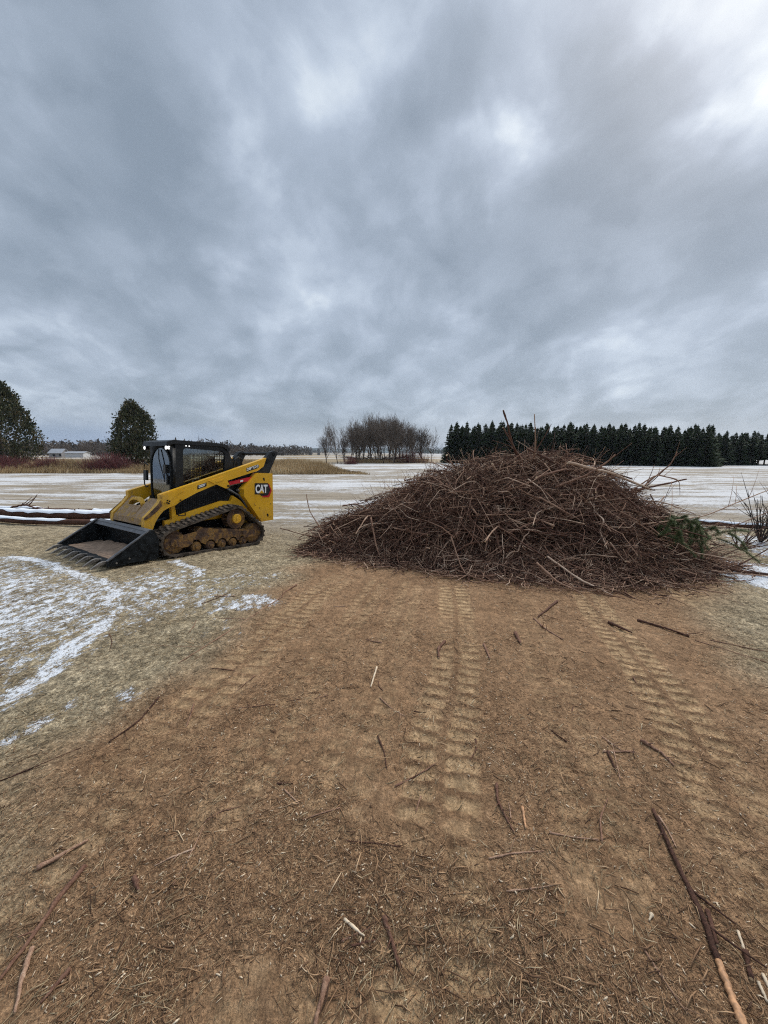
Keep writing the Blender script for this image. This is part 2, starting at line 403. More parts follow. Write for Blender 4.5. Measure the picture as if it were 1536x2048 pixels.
    b.inputs['Roughness'].default_value = .92; b.inputs['Specular IOR Level'].default_value = .18
    h = n.math('ADD', n.math('MULTIPLY', mid, .6), n.math('MULTIPLY', hi, .3))
    h = n.math('ADD', h, n.math('MULTIPLY', n.math('MAXIMUM', fib, fib2), .35))
    h = n.math('ADD', h, n.math('MULTIPLY', smk, .35)); h = n.math('ADD', h, n.math('MULTIPLY', n.math('ADD', clod, clod2), .9))
    n.l.new(n.bump(h, .9, .022), b.inputs['Normal'])
M_ground = mat('ground', build_ground)
M_litter = tinted('litter', [(0, (.07, .036, .020)), (.30, (.19, .105, .055)), (.58, (.34, .205, .11)), (.82, (.50, .33, .19)), (1, (.66, .49, .31))], .85)
M_straw = tinted('straw', [(0, (.10, .068, .038)), (.4, (.27, .195, .11)), (.75, (.44, .34, .205)), (1, (.60, .50, .33))], .85)
M_dry = tinted('dry_grass', [(0, (.20, .13, .06)), (.4, (.40, .28, .14)), (.75, (.56, .42, .24)), (1, (.68, .55, .35))], .9)
def barkb(n, b, o):
    a = n.new('ShaderNodeAttribute', attribute_name='tint').outputs['Fac']; p = n.new('ShaderNodeNewGeometry').outputs['Position']
    s1 = n.noise(p, 7, 4, .6); s2 = n.noise(p, 95, 5, .75)
    f = n.math('ADD', n.math('MULTIPLY_ADD', a, .95, -.06), n.math('ADD', n.math('MULTIPLY_ADD', s1, .6, -.27), n.math('MULTIPLY_ADD', s2, 1.0, -.5)))
    n.l.new(n.ramp(f, [(0, (.034, .016, .011)), (.32, (.115, .055, .036)), (.58, (.245, .135, .088)), (.80, (.40, .25, .165)), (1, (.60, .45, .33))]), b.inputs['Base Color'])
    b.inputs['Roughness'].default_value = .85; b.inputs['Specular IOR Level'].default_value = .2
    n.l.new(n.bump(s2, 1.0, .006), b.inputs['Normal'])
M_bark = mat('bark', barkb)
M_barkd = tinted('bark_grey', [(0, (.045, .035, .028)), (.5, (.115, .088, .070)), (1, (.21, .165, .13))], .85)
M_wood = simple('cut_wood', (.62, .44, .26), .7, 0, .25, 40)
M_palewood = simple('pale_wood', (.58, .46, .32), .75, 0, .3, 30)
M_peel = simple('peeled_wood', (.46, .245, .12), .7, 0, .4, 60)
M_snow = simple('snow', (.82, .85, .89), .8, 0, .04, 10, .3, .4)
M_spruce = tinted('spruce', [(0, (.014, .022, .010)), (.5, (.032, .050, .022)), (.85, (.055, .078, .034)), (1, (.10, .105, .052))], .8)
M_cedar = tinted('cedar', [(0, (.026, .034, .016)), (.45, (.062, .070, .030)), (.75, (.12, .098, .050)), (1, (.19, .145, .085))], .8)
M_needle = tinted('bough', [(0, (.045, .065, .025)), (.6, (.095, .135, .045)), (1, (.18, .20, .085))], .75)
M_red = tinted('red_stems', [(0, (.055, .016, .018)), (.5, (.12, .032, .035)), (1, (.20, .075, .06))], .8)
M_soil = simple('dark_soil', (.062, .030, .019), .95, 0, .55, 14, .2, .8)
M_bsoil = simple('bucket_soil', (.24, .165, .115), .95, 0, .3, 14, .2, .6)

def paint_yellow(n, b, o):
    p = n.new('ShaderNodeTexCoord').outputs['Object']
    z = n.new('ShaderNodeSeparateXYZ'); n.l.new(p, z.inputs[0])
    big = n.noise(p, 3.2, 6, .65); sm = n.noise(p, 26, 5, .7); dr = n.noise(n.mapping(p, (6, 6, .8)), 3, 4, .6)
    base = n.mix(n.mrange(big, .3, .7), (.66, .345, .014), (.76, .42, .024))
    low = n.math('MULTIPLY', n.mrange(z.outputs[2], 1.15, .35), .55)
    fx = n.math('MULTIPLY', n.mrange(z.outputs[0], 1.2, 1.75), .55)
    d = n.math('ADD', n.math('MAXIMUM', low, fx), n.math('MULTIPLY_ADD', big, .9, -.58))
    d = n.math('ADD', d, n.math('MULTIPLY_ADD', dr, .5, -.27))
    d = n.math('MULTIPLY', n.mrange(d, .08, .75), n.mrange(sm, .3, .62))
    col = n.mix(n.math('MULTIPLY', d, .85), base, (.20, .125, .062))
    chip = n.mrange(n.noise(p, 48, 3, .5), .70, .74)
    col = n.mix(n.math('MULTIPLY', chip, .8), col, (.09, .05, .03))
    n.l.new(col, b.inputs['Base Color'])
    n.l.new(n.math('MULTIPLY_ADD', d, .45, .36), b.inputs['Roughness'])
    b.inputs['Specular IOR Level'].default_value = .45
    n.l.new(n.bump(sm, .12, .004), b.inputs['Normal'])
M_yel = mat('yellow_paint', paint_yellow)
def muddy(n, b, o):
    p = n.new('ShaderNodeTexCoord').outputs['Object']
    a = n.noise(p, 5, 6, .7); c = n.noise(p, 30, 5, .7)
    col = n.ramp(a, [(.34, (.030, .017, .012)), (.48, (.085, .043, .023)), (.57, (.24, .125, .028)), (.7, (.085, .055, .034))])
    col = n.mix(n.mrange(c, .52, .68), col, (.075, .052, .038))
    n.l.new(col, b.inputs['Base Color']); b.inputs['Roughness'].default_value = .85
    n.l.new(n.bump(n.math('ADD', a, c), .7, .015), b.inputs['Normal'])
M_mud = mat('muddy_frame', muddy)
def plate_dirt(n, b, o):
    p = n.new('ShaderNodeTexCoord').outputs['Object']
    a = n.noise(p, 7, 6, .7); c = n.noise(p, 34, 5, .7)
    col = n.ramp(a, [(.36, (.42, .24, .03)), (.46, (.24, .15, .075)), (.6, (.33, .225, .14)), (.75, (.20, .13, .08))])
    n.l.new(col, b.inputs['Base Color']); b.inputs['Roughness'].default_value = .9
    n.l.new(n.bump(n.math('ADD', a, c), .9, .02), b.inputs['Normal'])
M_platedirt = mat('dirt_caked_plate', plate_dirt)
M_blk = simple('black_paint', (.010, .0105, .011), .45, 0, .3, 5, .35)
M_blkw = simple('worn_black_steel', (.009, .0105, .0115), .62, 0, .95, 11, .14, .15)
M_dark = simple('dark_inside', (.008, .008, .009), .8, 0, .2, 5, .2)
M_rub = simple('track_rubber', (.078, .062, .048), .95, 0, .75, 9, .15, .8)
M_steel = simple('worn_steel', (.22, .195, .17), .55, .4, .25, 20)
M_lip = simple('lip_steel', (.11, .11, .115), .45, .5, .4, 12)
M_redp = simple('red_decal', (.50, .012, .02), .4, 0, .15, 6)
M_white = simple('white_decal', (.82, .82, .80), .5, 0, .04, 9)
M_decalb = simple('black_decal', (.012, .011, .011), .4, 0, .1, 9)
M_hose = simple('grey_hose', (.10, .105, .11), .5, 0, .3, 15)
def glassb(n, b, o, tint=(.72, .78, .76, 1), base=.06):
    g = n.new('ShaderNodeBsdfGlossy'); g.inputs['Roughness'].default_value = .04; g.inputs['Color'].default_value = (.9, .95, 1, 1)
    tr = n.new('ShaderNodeBsdfTransparent'); tr.inputs['Color'].default_value = tint
    fr = n.new('ShaderNodeFresnel'); fr.inputs['IOR'].default_value = 1.5
    ms_ = n.new('ShaderNodeMixShader'); n.l.new(n.math('MULTIPLY_ADD', fr.outputs[0], 1.0, base), ms_.inputs[0])
    n.l.new(tr.outputs[0], ms_.inputs[1]); n.l.new(g.outputs[0], ms_.inputs[2]); n.l.new(ms_.outputs[0], o.inputs[0])
M_glass = mat('cab_glass', lambda n, b, o: glassb(n, b, o, (.80, .85, .83, 1), .16))
M_glassd = mat('tinted_glass', lambda n, b, o: glassb(n, b, o, (.84, .88, .86, 1)))
def lampb(n, b, o):
    b.inputs['Base Color'].default_value = (.9, .9, .9, 1); b.inputs['Emission Color'].default_value = (1, .98, .94, 1); b.inputs['Emission Strength'].default_value = .55
M_lamp = mat('work_lamp', lampb)

# ------------------------------------------------------------------ the ground, one sheet to the horizon
def graded(core0, core1, step, lo, hi, g):
    a = list(np.arange(core0, core1 + 1e-9, step)); s = step; x = a[-1]
    while x < hi: s *= g; x += s; a.append(x)
    s = step; x = core0; pre = []
    while x > lo: s *= g; x -= s; pre.append(x)
    return np.array(pre[::-1] + a)
gx = graded(-6.5, 6.5, .026, -4200, 4200, 1.035)
ys = [.55]
while ys[-1] < 5200:
    y = ys[-1]; ys.append(y + max(.016, .0085 * y) if y < 60 else y * 1.03)
pre = []; y = .55; s = .03
while y > -40: s *= 1.12; y -= s; pre.append(y)
gy = np.array(pre[::-1] + ys)
X, Y = np.meshgrid(gx, gy)
shp = X.shape
Xf, Yf = X.ravel(), Y.ravel()
mk = masks(Xf, Yf)
Z = ground_z(Xf, Yf)
# far ground rises a little towards the woods on the left
Z = Z + 14 * sstep(500, 2200, np.hypot(Xf, Yf)) * sstep(200, -900, Xf)
nx, ny = len(gx), len(gy)
idx = np.arange(nx * ny).reshape(ny, nx)
Q = np.stack([idx[:-1, :-1], idx[:-1, 1:], idx[1:, 1:], idx[1:, :-1]], -1).reshape(-1, 4)
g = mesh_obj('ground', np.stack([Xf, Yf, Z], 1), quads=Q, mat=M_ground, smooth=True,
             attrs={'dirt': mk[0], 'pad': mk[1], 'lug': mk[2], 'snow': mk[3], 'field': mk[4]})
tag(g, kind='structure')
del X, Y, Z, Q, idx
def gz(x, y): return float(ground_z(np.array([float(x)]), np.array([float(y)]))[0])

# hills on the horizon
def hill(name, x0, x1, y0, hh, seed, m, depth=500):
    n_ = 160; xs = np.linspace(x0, x1, n_); 
    prof = hh * (.45 + .75 * fbm(xs * .0018, xs * 0 + seed, seed, 4)) * np.sin(np.clip((xs - x0) / (x1 - x0), 0, 1) * math.pi) ** .35
    rows = [(-1, 0.0), (-.55, .6), (0, 1.0), (.6, .6), (1, 0.)]
    V = []; 
    for t, k in rows:
        V.append(np.stack([xs, np.full(n_, y0 + t * depth), prof * k + (vnoise(xs * .05, xs * 0 + t * 9, seed) * 6 * k) - 3], 1))
    V = np.concatenate(V); i = np.arange(len(rows) * n_).reshape(len(rows), n_)
    q = np.stack([i[:-1, :-1], i[:-1, 1:], i[1:, 1:], i[1:, :-1]], -1).reshape(-1, 4)
    o = mesh_obj(name, V, quads=q, mat=m, smooth=True); tag(o, kind='structure'); return o
M_hill = simple('hill_woods', (.045, .062, .055), .95, 0, .4, .01, .1)
hill('hills', -3600, -350, 2300, 62, 4, M_hill)
hill('hills', -1500, 900, 3000, 40, 9, M_hill)
hill('hills', 300, 3800, 2600, 30, 14, M_hill)

# ------------------------------------------------------------------ mesh part helpers
def bm_obj(name, bm, m, parent=None, smooth=False, bevel=0):
    if bevel:
        es = [e for e in bm.edges if len(e.link_faces) == 2 and e.calc_face_angle(0) > .5]
        bmesh.ops.bevel(bm, geom=es, offset=bevel, segments=1, affect='EDGES', clamp_overlap=True)
    bmesh.ops.recalc_face_normals(bm, faces=bm.faces)
    me = bpy.data.meshes.new(name); bm.to_mesh(me); bm.free()
    for k in (m if isinstance(m, (list, tuple)) else [m]): me.materials.append(k)
    if smooth:
        for p in me.polygons: p.use_smooth = True
        try: me.set_sharp_from_angle(angle=R(35))
        except Exception: pass
    o = bpy.data.objects.new(name, me); COL.objects.link(o)
    if parent is not None: o.parent = parent
    return o
def prism(bm, pts, a, b, axis='y'):
    """polygon extruded between a and b. pts are (x,z) for axis y, (y,z) for x, (x,y) for z"""
    def P(p, t):
        return {'y': (p[0], t, p[1]), 'x': (t, p[0], p[1]), 'z': (p[0], p[1], t)}[axis]
    A = [bm.verts.new(P(p, a)) for p in pts]; B = [bm.verts.new(P(p, b)) for p in pts]
    n = len(pts)
    bm.faces.new(A); bm.faces.new(B[::-1])
    for i in range(n): bm.faces.new([A[i], B[i], B[(i + 1) % n], A[(i + 1) % n]])
def box(bm, x0, x1, y0, y1, z0, z1): prism(bm, [(x0, z0), (x1, z0), (x1, z1), (x0, z1)], y0, y1)
def rod(bm, a, b, r, r2=None, n=12):
    a, b = Vector(a), Vector(b); d = b - a
    mtx = Matrix.Translation((a + b) / 2) @ d.to_track_quat('Z', 'Y').to_matrix().to_4x4()
    bmesh.ops.create_cone(bm, cap_ends=True, segments=n, radius1=r, radius2=r if r2 is None else r2, depth=d.length, matrix=mtx)
def pipe(bm, pts, r, n=8):
    pts = [Vector(p) for p in pts]; rings = []
    for i, p in enumerate(pts):
        d = (pts[min(i + 1, len(pts) - 1)] - pts[max(i - 1, 0)]).normalized()
        q = d.to_track_quat('Z', 'Y'); rings.append([bm.verts.new(p + q @ Vector((r * math.cos(t), r * math.sin(t), 0))) for t in [k * 2 * math.pi / n for k in range(n)]])
    for A, B in zip(rings, rings[1:]):
        for i in range(n): bm.faces.new([A[i], A[(i + 1) % n], B[(i + 1) % n], B[i]])
    bm.faces.new(rings[0][::-1]); bm.faces.new(rings[-1])
def cyl_y(bm, x, z, r, y0, y1, n=28): rod(bm, (x, y0, z), (x, y1, z), r, n=n)
def holed(name, outer, holes, thick, m, parent, plane='xz', at=0., bevel=0):
    cu = bpy.data.curves.new(name, 'CURVE'); cu.dimensions = '2D'; cu.fill_mode = 'BOTH'; cu.extrude = thick / 2; cu.bevel_depth = bevel
    for pts in [outer] + holes:
        s = cu.splines.new('POLY'); s.points.add(len(pts) - 1); s.use_cyclic_u = True
        for i, p in enumerate(pts): s.points[i].co = (p[0], p[1], 0, 1)
    return curve_mesh(name, cu, m, parent, plane, at)
def curve_mesh(name, cu, m, parent, plane, at):
    o = bpy.data.objects.new('tmp', cu); COL.objects.link(o)
    dg = bpy.context.evaluated_depsgraph_get(); dg.update()
    me = bpy.data.meshes.new_from_object(o.evaluated_get(dg)); bpy.data.objects.remove(o)
    mm = {'xz': Matrix(((1, 0, 0, 0), (0, 0, -1, at), (0, 1, 0, 0), (0, 0, 0, 1))),
          'xz-': Matrix(((-1, 0, 0, 0), (0, 0, 1, at), (0, 1, 0, 0), (0, 0, 0, 1))),   # mirrored for lettering read from +y
          'yz': Matrix(((0, 0, 1, at), (1, 0, 0, 0), (0, 1, 0, 0), (0, 0, 0, 1)))}[plane]
    me.transform(mm)
    me.materials.clear(); me.materials.append(m); me.name = name
    me.update(); r = bpy.data.objects.new(name, me); COL.objects.link(r); r.parent = parent; return r
def rrect(x0, x1, z0, z1, r, n=5):
    out = []
    for cx_, cz_, a0 in ((x1 - r, z1 - r, 0), (x0 + r, z1 - r, 90), (x0 + r, z0 + r, 180), (x1 - r, z0 + r, 270)):
        for k in range(n + 1):
            a = R(a0 + 90 * k / n); out.append((cx_ + r * math.cos(a), cz_ + r * math.sin(a)))
    return out

# ------------------------------------------------------------------ the compact track loader
LOADER_YAW = 4.1355
fxv = Vector((math.cos(LOADER_YAW), math.sin(LOADER_YAW), .0757)).normalized()
lyv = Vector((-math.sin(LOADER_YAW), math.cos(LOADER_YAW), 0)); uzv = fxv.cross(lyv)
LM = Matrix((( *[fxv[0], lyv[0], uzv[0]], -3.572), (*[fxv[1], lyv[1], uzv[1]], 8.153), (*[fxv[2], lyv[2], uzv[2]], -.205), (0, 0, 0, 1)))
L = empty('track_loader', label='yellow and black compact track loader parked with its toothed bucket resting on the ground', cat='track loader')
L.matrix_world = LM

# main frame
bm = bmesh.new()
box(bm, -.30, 1.42, -.50, .50, .34, .92); box(bm, -.60, .16, -.56, .56, .46, 1.02)
bm_obj('chassis', bm, M_dark, L, bevel=.01)
RAIL = [(1.62, .61), (1.49, .63), (1.50, .868), (1.435, .87), (1.411, .69), (1.334, .70), (.489, .935), (.295, .925), (.239, 1.04), (.069, .935), (-.22, .635), (-.476, .382), (-.30, .33), (.3, .60), (1.0, .56), (1.622, .45)]
for s in (1, -1):
    bm = bmesh.new(); prism(bm, RAIL, s * .52, s * .60)
    box(bm, 1.36, 1.60, min(s * .40, s * .60), max(s * .40, s * .597), .36, .47)
    bm_obj('side_rail', bm, M_yel, L, bevel=.008)
    bm = bmesh.new(); prism(bm, [(1.383, .86), (1.34, 1.0), (.468, 1.25), (.206, 1.118), (.25, .925), (.48, .90), (1.334, .68)], s * .44, s * .515)
    bm_obj('side_screen', bm, M_blk, L)
    bm = bmesh.new()
    for k in range(22):
        xx = .34 + k * .045; box(bm, xx, xx + .008, min(s * .516, s * .522), max(s * .516, s * .522), .95 - max(0, xx - .45) * .27, 1.19 - max(0, xx - .45) * .29)
    for k in range(5):
        zz = .0 + k * .045; prism(bm, [(.40, .98 + zz), (1.30, .73 + zz * .9), (1.30, .738 + zz * .9), (.40, .988 + zz)], s * .5165, s * .5225)
    bm_obj('side_mesh', bm, M_blkw, L)
    # boarding step below the arm pivot
    bm = bmesh.new(); pipe(bm, [(1.40, s * .60, .86), (1.40, s * .66, .83), (1.40, s * .66, .70), (1.28, s * .66, .70), (1.28, s * .66, .83), (1.28, s * .60, .86)], .012)
    bm_obj('step', bm, M_blkw, L)
# rear engine housing between the towers
bm = bmesh.new(); prism(bm, [(-.62, .50), (-.66, 1.40), (-.50, 1.55), (.05, 1.55), (.10, .95), (-.3, .50)], -.53, .53)
bm_obj('engine_cover', bm, M_blk, L, bevel=.02)
bm = bmesh.new(); box(bm, -.40, .04, -.42, .42, 1.552, 1.62); box(bm, -.1, .10, -.34, .2, 1.62, 1.72)
bm_obj('rear_hood', bm, M_yel, L, bevel=.02)
bm = bmesh.new(); cyl_y(bm, .0, 1.72, .10, -.05, .28, 24); rod(bm, (-.12, .02, 1.60), (-.12, .02, 1.80), .05)
pipe(bm, [(.06, .36, 1.60), (.02, .36, 1.80), (-.06, .35, 1.86), (-.15, .33, 1.82), (-.17, .32, 1.66)], .018)
bm_obj('exhaust_stack', bm, M_blk, L, smooth=True)

TOWER = [(-.288, 1.531), (-.675, 1.533), (-.711, .476), (-.388, .451), (.067, 1.025), (.08, 1.184)]
for s in (1, -1):
    bm = bmesh.new(); prism(bm, TOWER, s * .56, s * .74)
    t = bm_obj('rear_tower', bm, M_yel, L, bevel=.012)
    # slots and bolt heads
    for (hx, hz, hw, hh) in ((-.43, 1.41, .022, .05), (-.545, .605, .024, .05)):
        bm = bmesh.new(); rod(bm, (hx, s * .735, hz), (hx, s * .7425, hz), hw, n=16); 
        rod(bm, (hx - .012, s * .735, hz - .03), (hx - .012, s * .7432, hz - .03), hw * .8, n=12)
        bm_obj('lifting_eye', bm, M_dark, t)
    for (hx, hz) in ((-.19, .86), (-.21, .83), (-.63, .85), (-.62, .55), (-.36, .53), (-.33, .77)):
        bm = bmesh.new(); rod(bm, (hx, s * .735, hz), (hx, s * .745, hz), .011, n=8)
        bm_obj('bolt', bm, M_mud, t)
# emblem on the near tower, and the same on the far one
def emblem(par, s):
    yy = s * .7425
    bm = bmesh.new(); prism(bm, [(-.335, 1.10), (-.38, 1.075), (-.40, 1.0), (-.586, .995), (-.655, 1.15), (-.575, 1.30), (-.45, 1.30)], yy - s * .003, yy)
    bm_obj('emblem_red', bm, M_redp, par)
    bm = bmesh.new(); prism(bm, [(-.19, 1.31), (-.195, 1.07), (-.325, 1.065), (-.375, 1.03), (-.55, 1.04), (-.615, 1.15), (-.545, 1.312)], yy, yy + s * .003)
    bm_obj('emblem_black', bm, M_decalb, par)
    cu = bpy.data.curves.new('t', 'FONT'); cu.body = 'CAT'; cu.size = .31; cu.extrude = .0015; cu.offset = .011; cu.align_x = 'LEFT'; cu.space_character = .93
    o = curve_mesh('lettering', cu, M_white, par, 'xz-' if s > 0 else 'xz', 0)
    me = o.data; xs = [v.co.x for v in me.vertices]; zs = [v.co.z for v in me.vertices]
    x0, x1, z0, z1 = min(xs), max(xs), min(zs), max(zs)
    for v in me.vertices:
        v.co.x = -.528 + (v.co.x - x0) / (x1 - x0) * .318; v.co.z = 1.092 + (v.co.z - z0) / (z1 - z0) * .188; v.co.y += yy + s * .006
    bm = bmesh.new(); prism(bm, [(-.30, 1.088), (-.37, 1.155), (-.44, 1.088)], yy + s * .003, yy + s * .0095)
    bm_obj('emblem_triangle', bm, M_yel, par)
emblem([o for o in L.children if o.name.startswith('rear_tower')][0], 1)
emblem([o for o in L.children if o.name.startswith('rear_tower')][1], -1)

ARM = [(1.715, 1.089), (1.378, 1.203), (.751, 1.414), (-.565, 1.875), (-.489, 1.682), (-.338, 1.582), (.402, 1.354), (.73, 1.245), (1.059, 1.113), (1.363, .961),
       (1.449, .896), (1.566, .858), (1.663, .804), (1.744, .709), (1.80, .614), (1.848, .486), (1.983, .515), (1.973, .692), (1.819, .845), (1.733, .955), (1.71, 1.0)]
for s in (1, -1):
    y1, y0 = s * .66, s * .55
    bm = bmesh.new(); prism(bm, ARM, y0, y1)
    a = bm_obj('loader_arm', bm, M_yel, L, bevel=.010)
    bm = bmesh.new(); prism(bm, [(.83, 1.345), (.678, 1.385), (.472, 1.445), (.372, 1.278), (.378, 1.225), (.41, 1.198), (.461, 1.195)], s * .6605, s * .672)
    prism(bm, [(.68, 1.34), (.52, 1.385), (.50, 1.36), (.66, 1.315)], s * .672, s * .678)
    bm_obj('cylinder_bracket', bm, M_yel, a, bevel=.003)
    bm = bmesh.new(); prism(bm, [(1.70, 1.075), (1.40, 1.175), (1.30, 1.15), (1.42, 1.09), (1.55, .98), (1.62, .93), (1.70, .96)], s * .6605, s * .667)
    bm_obj('stiffener_plate', bm, M_yel, a, bevel=.002)
    bm = bmesh.new(); prism(bm, [(1.72, .99), (1.75, .93), (1.84, .835), (1.985, .70), (1.99, .66), (1.90, .70), (1.78, .80), (1.69, .90)], s * .6605, s * .675)
    bm_obj('wear_plate', bm, M_mud, a, bevel=.002)
    for (hx, hz) in ((1.60, .985), (1.565, .97), (1.61, .945), (1.575, .93), (1.37, .985), (.405, 1.245)):
        bm = bmesh.new(); rod(bm, (hx, s * .66, hz), (hx, s * .679, hz), .013 if hx > .5 else .022, n=10)
        bm_obj('bolt', bm, M_dark, a)
    # decals
    bm = bmesh.new(); prism(bm, [(-.035, 1.622), (-.33, 1.717), (-.36, 1.70), (-.365, 1.668), (-.34, 1.64), (-.05, 1.545)], s * .660, s * .6625)
    bm_obj('number_decal', bm, M_decalb, a)
    cu = bpy.data.curves.new('t', 'FONT'); cu.body = '289D3'; cu.size = .1; cu.extrude = .001; cu.offset = .003; cu.align_x = 'LEFT'
    o = curve_mesh('lettering', cu, M_white, a, 'xz-' if s > 0 else 'xz', 0)
    me = o.data; xs = [v.co.x for v in me.vertices]; zs = [v.co.z for v in me.vertices]; x0, x1, z0, z1 = min(xs), max(xs), min(zs), max(zs)
    for v in me.vertices:
        X_ = -.345 + (v.co.x - x0) / (x1 - x0) * .30; Z_ = (v.co.z - z0) / (z1 - z0) * .058
        v.co.x = X_; v.co.z = 1.556 + (-.045 - X_) * .322 + .008 + Z_; v.co.y += s * .6642
    bm = bmesh.new(); prism(bm, [(1.045, 1.25), (.86, 1.312), (.86, 1.24), (1.045, 1.178)], s * .660, s * .6625)
    st = bm_obj('maker_decal', bm, M_decalb, a)
    bm = bmesh.new()
    for (xa, xb, dz_) in ((1.02, .885, .038), (1.02, .90, .012)):
        prism(bm, [(xa, 1.186 + dz_ + (1.045 - xa) * .335), (xb, 1.186 + dz_ + (1.045 - xb) * .335), (xb, 1.202 + dz_ + (1.045 - xb) * .335), (xa, 1.202 + dz_ + (1.045 - xa) * .335)], s * .6625, s * .664)
    bm_obj('decal_text_lines', bm, M_white, st)
    # lift cylinder and its red cover
    bm = bmesh.new(); prism(bm, [(.36, 1.325), (-.215, 1.452), (-.225, 1.37), (.35, 1.262)], s * .585, s * .645)
    rc = bm_obj('cylinder_cover', bm, M_redp, L, bevel=.012)
    bm = bmesh.new(); prism(bm, [(.10, 1.325), (.03, 1.34), (.03, 1.375), (.10, 1.36)], s * .645, s * .6475)
    bm_obj('warning_decal', bm, M_white, rc)
    bm = bmesh.new(); rod(bm, (.42, s * .60, 1.235), (-.25, s * .60, 1.40), .026, n=14); rod(bm, (.12, s * .57, 1.16), (-.02, s * .57, 1.10), .03)
    bm_obj('lift_cylinder', bm, M_steel, L, smooth=True)
    bm = bmesh.new(); pipe(bm, [(.38, s * .60, 1.19), (.26, s * .62, 1.12), (.12, s * .61, 1.05), (.0, s * .60, .93), (-.1, s * .60, .78)], .016)
    pipe(bm, [(.34, s * .58, 1.20), (.20, s * .60, 1.10), (.06, s * .59, 1.04), (-.05, s * .58, .9)], .014)
    bm_obj('hose', bm, M_hose, L, smooth=True)
    # rear link
    bm = bmesh.new(); prism(bm, [(-.715, 2.023), (-.80, 2.045), (-.893, 2.026), (-.90, 1.96), (-.867, 1.905), (-.66, 1.50), (-.40, 1.50), (-.42, 1.564), (-.50, 1.70), (-.573, 1.87)], s * .52, s * .62)
    lk = bm_obj('rear_link', bm, M_blk, L, bevel=.012)
    for (px_, pz_, pr_) in ((-.62, 1.80, .045), (-.80, 1.97, .03)):
        bm = bmesh.new(); rod(bm, (px_, s * .61, pz_), (px_, s * .64, pz_), pr_, n=18)
        bm_obj('pivot_pin', bm, M_blkw, lk)
# torque tube joining the two arms at the rear, with its brackets
bm = bmesh.new(); rod(bm, (-.76, -.53, 1.985), (-.76, .53, 1.985), .034, n=18)
prism(bm, [(-.62, 2.0), (-.80, 2.03), (-.62, 1.70), (-.45, 1.74)], -.44, -.40)
bm_obj('torque_tube', bm, M_blk, L, smooth=True)

# cross plate between the arms at the front
bm = bmesh.new()
hole_y = (-.30, .20)
prism(bm, [(1.66, 1.0), (1.72, .93), (1.96, .66), (1.975, .56), (1.95, .55), (1.93, .62), (1.70, .89), (1.62, .96)], -.548, -.33)
prism(bm, [(1.66, 1.0), (1.72, .93), (1.96, .66), (1.975, .56), (1.95, .55), (1.93, .62), (1.70, .89), (1.62, .96)], .16, .548)
prism(bm, [(1.80, .86), (1.96, .66), (1.975, .56), (1.95, .55), (1.93, .62), (1.77, .81)], -.33, .16)
bm_obj('cross_plate', bm, M_platedirt, L, bevel=.008)
bm = bmesh.new()
arch = []
for k in range(11):
    a = math.pi * k / 10; arch.append((-.085 + .27 * math.cos(a), .80 + .16 * math.sin(a)))
for (A, B) in zip(arch, arch[1:]):
    prism(bm, [(A[0], A[1]), (B[0], B[1]), (B[0] * .9 - .008, B[1] + .05), (A[0] * .9 - .008, A[1] + .05)], 1.72, 1.80, 'x')
bm_obj('hose_guard', bm, M_yel, L)
bm = bmesh.new()
for yy in (-.14, .02, .12): pipe(bm, [(1.35, yy, .80), (1.55, yy, .93), (1.72, yy * 1.1, .86), (1.86, yy * 1.2, .70), (1.93, yy * 1.3, .50)], .018)
bm_obj('hose', bm, M_blkw, L, smooth=True)
for yy in (-.28, .24):
    bm = bmesh.new(); rod(bm, (1.40, yy, .60), (1.72, yy, .52), .045, n=14)
    tcy = bm_obj('tilt_cylinder', bm, M_blk, L, smooth=True)
    bm = bmesh.new(); rod(bm, (1.70, yy, .525), (1.93, yy, .45), .024, n=12)
    bm_obj('cylinder_rod', bm, M_steel, tcy, smooth=True)
# quick coupler
bm = bmesh.new(); prism(bm, [(1.86, .14), (1.96, .10), (2.0, .50), (1.90, .50)], -.50, .50)
for yy in (-.52, -.2, .16, .48): prism(bm, [(1.70, .40), (1.95, .30), (1.98, .56), (1.86, .58)], yy, yy + .04)
bm_obj('coupler', bm, M_blkw, L, bevel=.006)

# tracks
def hull_belt():
    C_ = [(1.62, .262, .245), (.386, .60, .245), (-.03, .262, .245)]
    pts = []
    def arc(c, a0, a1, n):
        for k in range(n + 1):
            a = a0 + (a1 - a0) * k / n; pts.append((c[0] + c[2] * math.cos(a), c[1] + c[2] * math.sin(a)))
    def up(c1, c2):      # outward normal angle of the external tangent from c1 to c2 (equal radii)
        return math.atan2(c2[1] - c1[1], c2[0] - c1[0]) - math.pi / 2
    aF, aS, aR = C_
    n1 = up(aF, aS) + 0; n2 = up(aS, aR); n3 = up(aR, aF)
    # travelling counter-clockwise: front -> sprocket -> rear -> front, outward normal on the right-hand side
    norm = lambda a: (a + 2 * math.pi) % (2 * math.pi)
    n1, n2, n3 = norm(n1), norm(n2), norm(n3)
    arc(aF, n3 - 2 * math.pi if n3 > n1 else n3, n1, 14); arc(aS, n1, n2 if n2 > n1 else n2 + 2 * math.pi, 10); arc(aR, n2, n3 if n3 > n2 else n3 + 2 * math.pi, 14)
    return pts
BELT = hull_belt()
